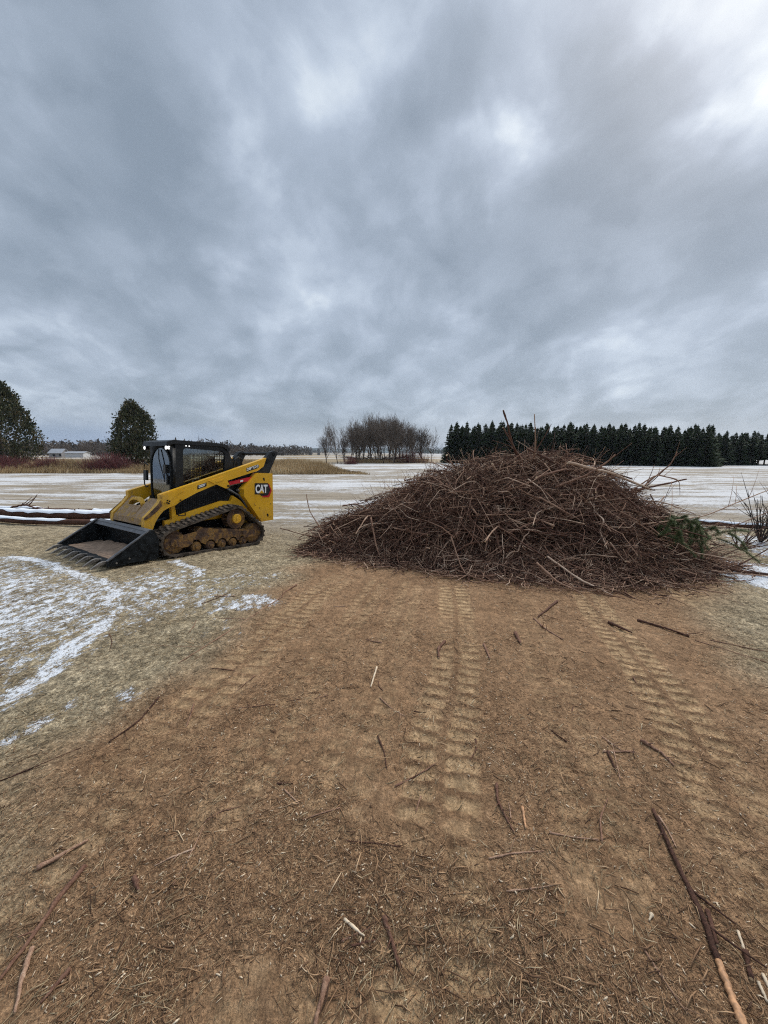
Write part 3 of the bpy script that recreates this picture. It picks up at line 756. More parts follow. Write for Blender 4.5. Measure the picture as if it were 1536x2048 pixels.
def resample(pts, step):
    P = [Vector((p[0], p[1])) for p in pts] + [Vector((pts[0][0], pts[0][1]))]
    out = []; carry = 0
    tot = sum((b - a).length for a, b in zip(P, P[1:])); n = int(round(tot / step)); step = tot / n
    acc = 0; i = 0; tgt = 0
    for a, b in zip(P, P[1:]):
        Ls = (b - a).length
        while tgt <= acc + Ls + 1e-9 and len(out) < n:
            t = (tgt - acc) / max(Ls, 1e-9); out.append((a.lerp(b, t), (b - a).normalized() if Ls > 1e-6 else Vector((1, 0)))); tgt += step
        acc += Ls
    return out
SM = resample(BELT, .035)
for s in (1, -1):
    t = empty('track'); t.parent = L
    yo, yi = s * .965, s * .575
    bm = bmesh.new(); n = len(SM); ring = []
    for (p, d) in SM:
        nr = Vector((d.y, -d.x)); q = p - nr * .035
        ring.append([bm.verts.new((p.x, yo, p.y)), bm.verts.new((p.x, yi, p.y)), bm.verts.new((q.x, yi, q.y)), bm.verts.new((q.x, yo, q.y))])
    for i in range(n):
        A, B = ring[i], ring[(i + 1) % n]
        for k in range(4): bm.faces.new([A[k], B[k], B[(k + 1) % 4], A[(k + 1) % 4]])
    LG = resample(BELT, .098)
    for i, (p, d) in enumerate(LG):
        nr = Vector((d.y, -d.x))
        for (ya, yb, sh) in ((s * .963, s * .80, 0), (s * .82, s * .66, .049), (s * .68, s * .577, 0)):
            c = p + d * sh; w_ = .027
            q = [c - d * w_ - nr * .002, c + d * w_ - nr * .002, c + d * w_ * .7 + nr * .026, c - d * w_ * .7 + nr * .026]
            skew = .018
            A = [bm.verts.new((v_.x, ya, v_.y)) for v_ in q]; B = [bm.verts.new((v_.x + d.x * skew, yb, v_.y + d.y * skew)) for v_ in q]
            bm.faces.new(A); bm.faces.new(B[::-1])
            for k in range(4): bm.faces.new([A[k], B[k], B[(k + 1) % 4], A[(k + 1) % 4]])
    bm_obj('track_belt', bm, M_rub, t)
    def wheel(name, x, z, r, m, y0, y1, hub=None):
        bm = bmesh.new(); cyl_y(bm, x, z, r, y0, y1, 32)
        cyl_y(bm, x, z, r * .82, y1 - s * .001, y1 + s * .012, 32); cyl_y(bm, x, z, r * .35, y1, y1 + s * .035, 20)
        return bm_obj(name, bm, m, t, bevel=.004)
    wheel('idler', 1.62, .262, .205, M_mud, s * .72, s * .90); wheel('idler', -.03, .262, .205, M_mud, s * .72, s * .90)
    for x in (.22, .46, .70, .94, 1.22): wheel('roller', x, .125 if x < 1.2 else .135, .088 if x < 1.2 else .095, M_mud, s * .70, s * .915)
    bm = bmesh.new(); cyl_y(bm, .386, .60, .15, s * .72, s * .90, 30)
    for k in range(15):
        a = 2 * math.pi * k / 15; x_, z_ = .386 + .185 * math.cos(a), .60 + .185 * math.sin(a)
        rod(bm, (x_, s * .74, z_), (x_, s * .91, z_), .018, n=8)
    cyl_y(bm, .386, .60, .205, s * .905, s * .915, 30); cyl_y(bm, .386, .60, .205, s * .735, s * .745, 30)
    sp = bm_obj('sprocket', bm, M_mud, t)
    bm = bmesh.new(); cyl_y(bm, .386, .60, .095, s * .91, s * .955, 26); cyl_y(bm, .386, .60, .025, s * .955, s * .965, 12)
    for k in range(8): a = 2 * math.pi * k / 8; rod(bm, (.386 + .07 * math.cos(a), s * .955, .60 + .07 * math.sin(a)), (.386 + .07 * math.cos(a), s * .962, .60 + .07 * math.sin(a)), .009, n=6)
    bm_obj('hub', bm, M_yel, sp, bevel=.003)
    # roller frame with scalloped lower edge
    top = [(1.20, .44), (1.14, .50), (1.06, .46), (.92, .455), (.86, .43), (.535, .405), (.252, .375)]
    bot = [(.09, .36), (.09, .16)]
    for x in (.22, .46, .70, .94):
        for k in range(7):
            a = math.pi - math.pi * k / 6; bot.append((x + .10 * math.cos(a), .155 + .085 * math.sin(a)))
    bot += [(1.13, .20), (1.20, .30)]
    bm = bmesh.new()
    prism(bm, bot + [(1.21, .44)] + top[1:], s * .60, s * .925)
    bm_obj('roller_frame', bm, M_mud, t, bevel=.004)
    bm = bmesh.new(); prism(bm, [(1.60, .19), (1.62, .30), (1.50, .375), (1.221, .42), (1.186, .275), (1.293, .27), (1.30, .22), (1.40, .16), (1.50, .16)], s * .905, s * .945)
    bm_obj('idler_fork', bm, M_mud, t, bevel=.006)
    bm = bmesh.new(); prism(bm, [(.26, .345), (-.078, .335), (-.075, .195), (.22, .19)], s * .905, s * .945)
    bm_obj('idler_fork', bm, M_mud, t, bevel=.006)
    bm = bmesh.new(); box(bm, .15, 1.25, min(s * .50, s * .72), max(s * .50, s * .72), .25, .38); rod(bm, (.386, s * .5, .6), (.386, s * .75, .6), .12)
    bm_obj('axle', bm, M_dark, t)

# cab
cab = empty('cab'); cab.parent = L
CY0, CY1 = -.36, .46
prof = [(1.385, .88), (1.375, 1.94), (1.36, 2.0), (.43, 2.035), (.34, 2.02), (.25, 1.95), (.175, 1.80), (.12, 1.60), (.10, .93)]
win = rrect(.335, 1.20, 1.26, 1.945, .07)
frontwin = [rrect(.32, .64, 1.26, 1.93, .13), rrect(.80, 1.19, 1.26, 1.93, .13)]
for s, yy in ((1, CY1), (-1, CY0)):
    sf = holed('side_frame', prof, [win] if s > 0 else frontwin, .05, M_blk, cab, 'xz', yy - s * .025)
    bm = bmesh.new(); x = .36
    while x < 1.19: box(bm, x, x + .013, min(yy - s * .05, yy - s * .056), max(yy - s * .05, yy - s * .056), 1.25, 1.95); x += .055
    z = 1.27
    while z < 1.94: box(bm, .33, 1.21, min(yy - s * .056, yy - s * .062), max(yy - s * .056, yy - s * .062), z, z + .012); z += .055
    if s > 0: 
        box(bm, .70, .735, yy - .062, yy - .05, 1.25, 1.95)
    bm_obj('window_guard', bm, M_blkw, cab)
    bm = bmesh.new(); box(bm, .33, 1.21, min(yy - s * .03, yy - s * .034), max(yy - s * .03, yy - s * .034), 1.25, 1.95)
    bm_obj('side_window', bm, M_glassd, cab)
bm = bmesh.new()
prism(bm, [(1.52, 1.955), (1.50, 2.035), (1.38, 2.075), (.42, 2.10), (.31, 2.075), (.22, 1.99), (.26, 1.955), (.36, 2.022), (.45, 2.037), (1.36, 2.002), (1.45, 1.985)], CY0 - .03, CY1 + .03)
rf = bm_obj('roof', bm, M_blk, cab, bevel=.015)
bm = bmesh.new(); box(bm, .10, .13, CY0 + .05, CY1 - .05, .93, 1.32); prism(bm, [(.13, 1.30), (.10, 1.30), (.10, 1.40), (.13, 1.40)], CY0 + .05, CY1 - .05)
for yy in (CY0 + .05, CY1 - .10): box(bm, .12, .17, yy, yy + .05, 1.3, 1.8)
bm_obj('rear_frame', bm, M_blk, cab)
# front frame with an arched door opening
cyc = (CY0 + CY1) / 2 + .012; hw = (CY1 - CY0) / 2
outer = [(CY0, .88), (CY1, .88), (CY1, 2.0), (CY0, 2.0)]
door = []
for k in range(17):
    a = math.pi * k / 16; door.append((cyc + .375 * math.cos(a), 1.61 + .355 * math.sin(a)))
door = [(cyc + .28, .90), (cyc + .37, 1.15)] + door + [(cyc - .37, 1.15), (cyc - .28, .90)]
holed('front_frame', outer, [door], .05, M_blk, cab, 'yz', 1.365)
inner = [((p[0] - cyc) * .90 + cyc, (p[1] - 1.42) * .94 + 1.42) for p in door]
dr = holed('door', door, [inner], .03, M_blkw, cab, 'yz', 1.405)
bm = bmesh.new(); prism(bm, inner, 1.400, 1.406, 'x'); bm_obj('door_glass', bm, M_glass, dr)
bm = bmesh.new(); pipe(bm, [(1.43, cyc - .02, 1.90), (1.45, cyc + .02, 1.72), (1.44, cyc + .12, 1.48), (1.44, cyc + .20, 1.34)], .010); pipe(bm, [(1.43, cyc + .20, 1.62), (1.44, cyc + .20, 1.30)], .010)
box(bm, 1.41, 1.45, cyc + .16, cyc + .25, 1.46, 1.62)
bm_obj('wiper', bm, M_decalb, dr)
bm = bmesh.new(); box(bm, 1.41, 1.44, cyc + .26, cyc + .31, 1.25, 1.42); bm_obj('door_handle', bm, M_blkw, dr, bevel=.005)
# seat and controls seen through the glass
bm = bmesh.new(); box(bm, .42, .90, -.22, .25, 1.06, 1.16); prism(bm, [(.40, 1.12), (.52, 1.12), (.42, 1.70), (.32, 1.68)], -.20, .23); prism(bm, [(.34, 1.66), (.42, 1.68), (.40, 1.84), (.34, 1.84)], -.10, .13)
bm_obj('seat', bm, M_dark, cab, bevel=.02)
for yy in (-.26, .33):
    bm = bmesh.new(); box(bm, .55, 1.0, yy - .05, yy + .05, 1.1, 1.26); rod(bm, (.98, yy, 1.24), (1.02, yy, 1.42), .022)
    bm_obj('joystick', bm, M_dark, cab)
bm = bmesh.new(); box(bm, .14, 1.36, CY0 + .06, CY1 - .06, .92, 1.02); bm_obj('cab_floor', bm, M_dark, cab)
# lamps under the visor and the small side lamps
for (y_, r_) in ((CY1 - .01, .036), (CY0 + .02, .034)):
    bm = bmesh.new(); rod(bm, (1.44, y_, 1.925), (1.50, y_, 1.925), .045, n=18); h = bm_obj('headlight', bm, M_decalb, cab)
    bm = bmesh.new(); rod(bm, (1.50, y_, 1.925), (1.505, y_, 1.925), r_, n=18); rod(bm, (1.49, y_ + .01, 1.925), (1.47, y_ + .047 if y_ > 0 else y_ - .047, 1.925), .03, n=14)
    bm_obj('lens', bm, M_lamp, h)
for x_ in (1.16, 1.10):
    bm = bmesh.new(); rod(bm, (x_, CY1 + .03, 1.985), (x_, CY1 + .036, 1.985), .012, n=12); bm_obj('side_lamp', bm, M_lamp, cab)
# handrail and mirror on the far front corner
bm = bmesh.new(); pipe(bm, [(1.40, -.44, 1.60), (1.42, -.50, 1.64), (1.42, -.55, 1.60), (1.42, -.56, 1.40), (1.42, -.55, 1.22), (1.41, -.50, 1.17), (1.40, -.44, 1.19)], .012)
hr = bm_obj('grab_rail', bm, M_blk, cab, smooth=True)
bm = bmesh.new(); box(bm, 1.40, 1.44, -.55, -.43, 1.30, 1.50); bm_obj('mirror', bm, M_blk, cab, bevel=.015)
bm = bmesh.new(); pipe(bm, [(1.36, CY1 + .005, 1.55), (1.37, CY1 + .03, 1.50), (1.37, CY1 + .03, 1.22), (1.36, CY1 + .005, 1.18)], .010); bm_obj('grab_rail', bm, M_blk, cab, smooth=True)

# bucket
bk = empty('bucket'); bk.parent = L
bm = bmesh.new()
sec = [(2.66, .100), (2.66, .088), (2.30, .055), (2.05, .048), (1.965, .08), (1.925, .20), (1.94, .36), (1.99, .50), (2.005, .53), (2.07, .505), (2.065, .495), (2.01, .515), (2.00, .50), (1.955, .355), (1.942, .20), (1.98, .095), (2.055, .063), (2.30, .070)]
prism(bm, sec, -1.0, 1.0)
bm_obj('shell', bm, M_blkw, bk)
for s in (1, -1):
    bm = bmesh.new(); prism(bm, [(2.67, .045), (2.67, .125), (2.075, .535), (2.00, .535), (1.93, .38), (1.935, .09), (1.97, .045)], s * 1.0, s * 1.022)
    sp = bm_obj('side_plate', bm, M_blkw, bk, bevel=.004)
    bm = bmesh.new(); prism(bm, [(2.675, .035), (2.675, .105), (2.50, .125), (2.44, .10), (2.42, .03)], s * 1.0225, s * 1.036); bm_obj('side_cutter', bm, M_blkw, sp, bevel=.003)
    bm = bmesh.new(); prism(bm, [(2.675, .128), (2.08, .538), (2.07, .525), (2.665, .112)], s * .985, s * 1.034); bm_obj('rim', bm, M_lip, sp)
    bm = bmesh.new(); rod(bm, (2.37, s * 1.02, .12), (2.37, s * 1.036, .12), .012, n=8); bm_obj('bolt', bm, M_steel, sp)
    bm = bmesh.new(); rod(bm, (2.55, s * 1.03, .08), (2.55, s * 1.042, .08), .014, n=8); bm_obj('bolt', bm, M_steel, sp)
bm = bmesh.new(); prism(bm, [(2.075, .512), (2.01, .540), (2.004, .530), (2.07, .502)], -1.0, 1.0); prism(bm, [(2.12, .455), (2.05, .525), (2.035, .515), (2.10, .44)], -1.0, 1.0)
bm_obj('top_lip', bm, M_lip, bk)
for k in range(8):
    y_ = -.955 + k * 1.91 / 7
    bm = bmesh.new(); prism(bm, [(2.62, .104), (2.70, .118), (2.74, .108), (2.85, .035), (2.862, .022), (2.83, .022), (2.73, .066), (2.66, .082), (2.62, .082)], y_ - .024, y_ + .024)
    for v_ in bm.verts:
        if v_.co.x > 2.81: v_.co.y = y_ + (v_.co.y - y_) * .55
    bm_obj('tooth', bm, M_steel, bk, bevel=.004)
for y_ in (-.33, .33):
    bm = bmesh.new(); box(bm, 1.94, 1.975, y_ - .02, y_ + .02, .1, .48); bm_obj('brace', bm, M_blkw, bk)
# earth left on the bucket floor
xs = np.linspace(2.01, 2.645, 28); ysb = np.linspace(-.97, .985, 60); XX, YY = np.meshgrid(xs, ysb)
ZZ = .073 + .018 * (2.66 - XX) / .6 + .035 * fbm(XX * 5, YY * 5, 91, 4) * sstep(2.65, 2.45, XX) + .14 * sstep(2.22, 2.02, XX) * fbm(XX * 3 + 4, YY * 2.2, 93, 4) * sstep(-.9, -.1, YY + (fbm(YY * 3, XX * 0, 4, 3) - .5) * .4)
ii = np.arange(XX.size).reshape(XX.shape); qq = np.stack([ii[:-1, :-1], ii[:-1, 1:], ii[1:, 1:], ii[1:, :-1]], -1).reshape(-1, 4)
so = mesh_obj('soil', np.stack([XX.ravel(), YY.ravel(), ZZ.ravel()], 1), quads=qq, mat=M_bsoil, smooth=True)
so.matrix_world = LM; tag(so, 'thin layer of dried brown earth lying in the loader bucket', 'soil', kind='stuff')

# ------------------------------------------------------------------ the brush pile
def pile_h(x, y):
    """height of the heap above the ground"""
    n = fbm(x * 1.0, y * 1.0, 120, 4) - .5
    x_ = x + n * .5
    Hx = np.interp(x_, [-1.65, -1.15, -.6, .35, 1.2, 1.9, 3.0, 4.0, 4.65, 5.1, 5.4, 5.7, 6.0], [0, .30, .62, 1.18, 1.52, 1.76, 1.83, 1.78, 1.50, 1.05, .80, .52, 0])
    fr = np.interp(x_, [-1.9, -1.2, .28, 1.45, 2.5, 3.9, 5.05, 6.3], [7.35, 6.7, 6.15, 5.65, 5.35, 5.2, 5.75, 6.55])
    cr = np.interp(x_, [-1.9, -.5, 1.2, 2.5, 4.2, 5.2, 6.3], [7.6, 7.6, 7.9, 8.1, 8.0, 7.4, 7.0])
    t = (y - fr) / (cr - fr)
    sh = np.interp(t, [0, .10, .28, .50, .75, 1.0], [0, .07, .26, .66, .93, 1.0])
    tb = (y - cr) / np.interp(x_, [-2, 1, 4, 6.3], [.7, 1.7, 1.8, .9])
    sh = np.where(t > 1, np.sqrt(np.clip(1 - tb * tb, 0, 1)), sh)
    h = Hx * sh * .885
    return np.maximum(h + n * .55 * sstep(.05, .6, h), 0)
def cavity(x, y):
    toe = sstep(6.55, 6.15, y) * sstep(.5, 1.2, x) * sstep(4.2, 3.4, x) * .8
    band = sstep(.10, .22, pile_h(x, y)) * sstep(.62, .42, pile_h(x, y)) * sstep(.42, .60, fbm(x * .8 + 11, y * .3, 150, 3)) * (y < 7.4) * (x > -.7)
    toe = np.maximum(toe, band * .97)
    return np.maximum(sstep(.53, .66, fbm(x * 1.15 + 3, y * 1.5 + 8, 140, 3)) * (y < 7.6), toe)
def on_pile(n, hmin=.12, cav=0.):
    out = []
    while len(out) < n:
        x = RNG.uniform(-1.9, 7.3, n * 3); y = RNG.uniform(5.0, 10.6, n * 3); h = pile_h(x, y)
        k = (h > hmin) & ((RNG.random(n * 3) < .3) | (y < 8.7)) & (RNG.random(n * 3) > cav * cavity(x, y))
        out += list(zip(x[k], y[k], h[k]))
    return np.array(out[:n])
# dark heart of the heap
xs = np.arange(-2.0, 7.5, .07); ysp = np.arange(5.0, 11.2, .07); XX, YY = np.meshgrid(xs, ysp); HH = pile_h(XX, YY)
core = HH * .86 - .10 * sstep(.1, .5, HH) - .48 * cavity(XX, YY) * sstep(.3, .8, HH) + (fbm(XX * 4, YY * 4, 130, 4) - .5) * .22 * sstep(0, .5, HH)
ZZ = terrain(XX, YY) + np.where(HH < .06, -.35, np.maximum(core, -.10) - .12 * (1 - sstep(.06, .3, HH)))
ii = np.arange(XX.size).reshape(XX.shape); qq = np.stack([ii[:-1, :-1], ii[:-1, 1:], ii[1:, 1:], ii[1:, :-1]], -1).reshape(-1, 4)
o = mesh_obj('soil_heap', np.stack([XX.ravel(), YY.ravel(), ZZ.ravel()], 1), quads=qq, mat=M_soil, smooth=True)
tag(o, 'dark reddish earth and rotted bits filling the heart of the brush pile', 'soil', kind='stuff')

def pile_sticks(n, lmin, lmax, rmin, rmax, K=6, bury=.32, out=.18, steep=.25, hmin=.1):
    c = on_pile(n, hmin, .93); x, y, h = c.T
    e = .25
    gxp = (pile_h(x + e, y) - pile_h(x - e, y)) / (2 * e); gyp = (pile_h(x, y + e) - pile_h(x, y - e)) / (2 * e)
    az = RNG.uniform(0, 2 * math.pi, n) 
    az = np.where(RNG.random(n) < .45, RNG.normal(0, .6, n) + np.where(RNG.random(n) < .5, 0, math.pi), az)
    dx, dy = np.cos(az), np.sin(az)
    slope = gxp * dx + gyp * dy
    L_ = lmin + (lmax - lmin) * RNG.random(n) ** 1.6
    L_ *= np.clip(.45 + h, .45, 1.1)
    dzz = np.clip(slope * RNG.uniform(.15, 1.05, n) + RNG.normal(0, steep * 1.7, n), -1.3, 1.3)
    D = np.stack([dx, dy, dzz], 1); D /= np.linalg.norm(D, axis=1, keepdims=True)
    base = np.stack([x, y, terrain(x, y) + np.maximum(h - RNG.random(n) ** 1.3 * bury * np.clip(h, .2, 1) + RNG.random(n) ** 3 * out, .02)], 1)
    t = np.linspace(-.5, .5, K)
    P = base[:, None, :] + D[:, None, :] * (L_[:, None] * t[None])[:, :, None]
    # bends and kinks
    side = np.cross(D, [0, 0, 1.]); side /= np.linalg.norm(side, axis=1, keepdims=True) + 1e-9; up = np.cross(side, D)
    bend = RNG.normal(0, .10, (n, 2)) * L_[:, None]
    q = (4 * t * t)[None, :, None]
    P += q * (side[:, None, :] * bend[:, None, :1] + up[:, None, :] * bend[:, None, 1:])
    P += RNG.normal(0, .036, P.shape) * L_[:, None, None]
    gzv = terrain(P[..., 0], P[..., 1]); P[..., 2] = np.maximum(P[..., 2], gzv + .012)
    # keep the loose ends draped on the heap
    hh = pile_h(P[..., 0], P[..., 1]); top = gzv + hh + .28; P[..., 2] = np.where(P[..., 2] > top, top + (P[..., 2] - top) * .35, P[..., 2])
    r0 = rmin + (rmax - rmin) * RNG.random(n) ** 2.2
    rad = r0[:, None] * np.linspace(1, .55, K)[None]
    return P, rad
# fine brush and middling sticks: nobody could count them
P1, R1 = pile_sticks(12000, .35, 1.4, .0032, .0090, 5, .40, .10, .3, .05)
o1 = tube_obj('brush', P1, R1, M_bark, M_wood, sides=3, tint=RNG.random(12000) * .72)
P2, R2 = pile_sticks(4200, .5, 1.9, .005, .0120, 6, .36, .12, .28)
P2b, R2b = pile_sticks(3600, .15, .6, .004, .009, 4, .1, .12, .8, .05)
tag(o1, 'dense mass of thin reddish brown twigs filling the brush pile', 'brush', kind='stuff')
o2 = tube_obj('brush', P2, R2, M_bark, M_wood, sides=5)
tag(o2, 'middling cut branches packed through the brush pile beneath the larger ones', 'brush', kind='stuff')
o3 = tube_obj('brush', P2b, R2b, M_bark, M_palewood, sides=3)
tag(o3, 'short broken bits scattered over the surface of the brush pile', 'brush', kind='stuff')
# toe of the heap: flatter twigs spreading on the ground in front and at the left tip
n = 3600
xt = RNG.uniform(-1.7, 6.2, n); yt = 5.0 + RNG.random(n) ** 1.0 * 2.3
front = np.interp(xt, [-2.1, -1.2, .3, 1.5, 2.5, 3.9, 5.1, 6.6], [7.3, 6.75, 6.1, 5.65, 5.3, 5.15, 5.8, 6.6])
yt = front + RNG.normal(.25, .30, n)
az = RNG.uniform(0, 2 * math.pi, n); Lt = .10 + .7 * RNG.random(n) ** 2.2
T5 = np.linspace(-.5, .5, 5)
P3 = np.stack([xt[:, None] + np.cos(az)[:, None] * Lt[:, None] * T5, yt[:, None] + np.sin(az)[:, None] * Lt[:, None] * T5, np.zeros((n, 5))], -1)
P3[..., :2] += RNG.normal(0, .03, P3[..., :2].shape) * Lt[:, None, None]
P3[..., 2] = terrain(P3[..., 0], P3[..., 1]) + pile_h(P3[..., 0], P3[..., 1]) * .9 + .015 + RNG.random((n, 1)) * .06 + RNG.normal(0, .015, (n, 5))
o4 = tube_obj('brush', P3, (.003 + .008 * RNG.random(n) ** 2)[:, None] * np.linspace(1, .6, 5)[None], M_bark, M_wood, sides=4)
tag(o4, 'loose twigs spilling onto the ground along the front foot of the brush pile', 'brush', kind='stuff')
# upright whips on the back of the heap
n = 1100
c = on_pile(n, .5); xx, yy, hh = c.T
m_ = RNG.random(n) < .8; xx = np.where(m_, RNG.normal(3.3, 1.9, n), xx); yy = np.where(m_, RNG.uniform(7.5, 9.8, n), yy); hh = pile_h(xx, yy)
Lw = RNG.uniform(.35, 1.05, n) * (hh > .3); az = RNG.uniform(0, 6.28, n); ln = RNG.uniform(.1, .75, n)
T6 = np.linspace(0, 1, 6)
P4 = np.stack([xx[:, None] + np.cos(az)[:, None] * ln[:, None] * Lw[:, None] * T6, yy[:, None] + np.sin(az)[:, None] * ln[:, None] * Lw[:, None] * T6, (terrain(xx, yy) + hh * .92)[:, None] + Lw[:, None] * T6 * .8 - .12 * Lw[:, None] * T6 ** 2], -1)
P4 += RNG.normal(0, .020, P4.shape)
o5 = tube_obj('brush', P4, np.full((n, 1), .0055) * np.linspace(1, .35, 6)[None], M_bark, sides=3)
tag(o5, 'thin whippy shoots standing up along the back of the brush pile', 'brush', kind='stuff')

# individual larger branches: 225 of them, each an object of its own
def branch_obj(name, path, r0, label, cat='branch', group=None, r1=None, side_twigs=2, m=None, cap=None, seed=0, sides=8):
    """one cut branch with a couple of short side stubs, pale cut ends; smooth resampled path"""
    rg = np.random.default_rng(seed); path = np.array(path, float)
    K = max(14, len(path) * 6)
    d = np.r_[0, np.cumsum(np.linalg.norm(np.diff(path, axis=0), axis=1))]; tt = np.linspace(0, d[-1], K)
    P = np.stack([np.interp(tt, d, path[:, i]) for i in range(3)], 1)
    if len(path) > 2:
        for _ in range(2): P[1:-1] = (P[:-2] + 2 * P[1:-1] + P[2:]) / 4
    P[1:-1] += rg.normal(0, r0 * .11, P[1:-1].shape)
    rr = np.linspace(r0, r0 * .5 if r1 is None else r1, K) * (1 + rg.normal(0, .04, K))
    for _k in range(4): rr = rr * (1 + rg.uniform(.08, .35) * np.exp(-((np.arange(K) - rg.uniform(0, K)) / 1.1) ** 2))
    V, q, c = tubes(P[None], rr[None], sides); V = [V]; Q = [q]; Cc = [c]; tot = K * sides; tv = [np.full(K * sides, rg.random())]
    D = (P[-1] - P[0]); Ln = np.linalg.norm(D); D /= Ln
    for s_ in range(side_twigs):
        k = int(rg.uniform(.2, .95) * (K - 1)); pd = rg.normal(0, 1, 3); pd[2] = abs(pd[2]) * .7; pd -= D * (pd @ D); pd /= np.linalg.norm(pd)
        e = D * .75 + pd * .65; l_ = rg.uniform(.08, .42) * Ln
        ts = np.linspace(0, 1, 5)[:, None]
        SP = P[k] + e * l_ * ts + pd * l_ * .12 * ts ** 2
        v2, q2, c2 = tubes(SP[None], (rr[k] * .5 * np.linspace(1, .45, 5))[None], sides)
        V.append(v2); Q.append(q2 + tot); Cc.append(c2 + tot); tot += 5 * sides; tv.append(np.full(5 * sides, tv[0][0]))
    V = np.concatenate(V); Q = np.concatenate(Q); Cc = np.concatenate(Cc)
    o = mesh_obj(name, V - P[0], quads=Q, tris=Cc, mats=[m or M_bark, cap or M_wood], midx=np.r_[np.zeros(len(Q)), np.ones(len(Cc))], attrs={'tint': np.clip(np.concatenate(tv) * .8 + (.22 if cat == 'branch' else .1), 0, 1)})
    s = np.zeros(len(o.data.polygons), bool); s[:len(Q)] = True; o.data.polygons.foreach_set('use_smooth', s)
    o.location = P[0]
    tag(o, label, cat, group); return o

NB = 205
Pb, Rb = pile_sticks(NB, 1.0, 2.5, .010, .022, 7, .05, .20, .26, .3)
for i in range(NB):
    branch_obj('branch', Pb[i], float(Rb[i, 0]), 'brown cut branch lying among many others tangled over the face of the brush pile', group='branches tangled on the brush pile', seed=1000 + i, side_twigs=int(i % 5), sides=6)
tz = lambda x, y, h=0: (x, y, float(terrain(x, y)) + h)
BR = [
 ([(3.05, 8.2, 1.35), (2.75, 8.1, 1.95), (2.62, 8.0, 2.30), (2.50, 8.0, 2.62)], .028, 'two-forked bare limb leaning left and standing tallest out of the pile top', 3),
 ([(3.15, 8.0, 1.2), (2.80, 7.9, 1.75), (2.45, 7.8, 2.25)], .022, 'thin limb leaning left beside the tallest one on the pile top', 1),
 ([(3.35, 8.3, 1.45), (3.30, 8.2, 2.0), (3.20, 8.1, 2.55)], .018, 'straight pale rod standing upright out of the pile top', 0),
 ([(3.32, 8.25, 1.75), (3.50, 8.2, 2.10), (3.62, 8.2, 2.35)], .012, 'short pale shoot slanting right beside the upright rod on the pile top', 0),
 ([(2.0, 7.9, 1.35), (2.4, 7.9, 1.58), (3.2, 8.0, 1.74), (4.1, 8.1, 1.80)], .014, 'long arching branch lying across the crest of the brush pile', 2),
 ([(3.2, 6.9, 1.10), (3.7, 6.8, 1.32), (4.05, 6.8, 1.55), (4.2, 6.8, 1.70)], .022, 'pale forked branch rising to the right near the crest of the pile', 2),
 ([(3.5, 7.1, 1.55), (4.3, 7.0, 1.35), (5.0, 6.9, 1.05)], .028, 'thick branch sloping down to the right below the crest of the pile', 2),
 ([(-1.2, 7.2, .15), (-1.45, 7.1, .62), (-1.5, 7.1, .95)], .012, 'lone dark shoot standing upright above the left end of the brush pile', 0),
 ([(-.6, 7.0, .02), (-1.6, 7.2, .12), (-2.15, 7.5, .20)], .014, 'dark stick poking out past the left end of the brush pile', 0),
 ([(5.2, 7.8, .75), (5.6, 7.8, 1.15), (6.0, 7.8, 1.5), (6.1, 7.8, 1.75)], .020, 'crooked dark limb reaching up past the right shoulder of the pile', 3),
 ([(4.6, 7.6, .8), (5.4, 7.6, 1.02), (6.2, 7.6, 1.20)], .028, 'blunt broken limb jutting right from the shoulder of the pile', 2),
 ([(5.0, 7.6, .9), (5.5, 7.5, 1.30), (5.9, 7.4, 1.2), (5.95, 7.4, .9)], .018, 'hooked dark branch bending over at the right shoulder of the pile', 1),
 ([(4.4, 6.3, .50), (5.6, 6.4, .62), (6.8, 6.6, 1.05), (7.6, 6.7, 1.25)], .013, 'slender bare bough reaching out to the right beyond the green twigs', 5),
 ([(4.8, 6.2, .35), (6.0, 6.3, .45), (7.2, 6.5, .85)], .010, 'lower slender bough reaching out to the right of the green twigs', 4),
 ([tz(2.35, 5.5, .30), tz(2.55, 5.2, .09), tz(2.75, 4.95, .03)], .018, 'short forked stick hanging over the front foot of the pile', 2),
 ([tz(.95, 5.62, .03), tz(1.6, 5.5, .06), tz(2.2, 5.75, .10)], .017, 'pale stick lying flat along the front foot of the pile', 1),
 ([tz(2.6, 5.7, .35), tz(2.9, 5.3, .12), tz(3.15, 4.85, .03)], .016, 'curved stick reaching forward from the pile foot right of centre', 1),
 ([tz(1.15, 6.2, .55), tz(1.25, 5.85, .15), tz(1.3, 5.6, .05)], .014, 'upright stick leaning on the front of the pile above the pale stick', 0),
 ([tz(1.9, 6.5, .95), tz(1.95, 6.1, .4), tz(2.0, 5.8, .15)], .020, 'long bare stick propped steeply against the middle of the pile face', 1),
 ([tz(-.25, 6.9, .75), tz(-.15, 6.6, .3), tz(-.05, 6.4, .05)], .018, 'steep bare stick leaning on the left half of the pile face', 0),
]
for i, (p, r, lab, tw) in enumerate(BR): branch_obj('branch', p, r, lab, seed=50 + i, side_twigs=tw)
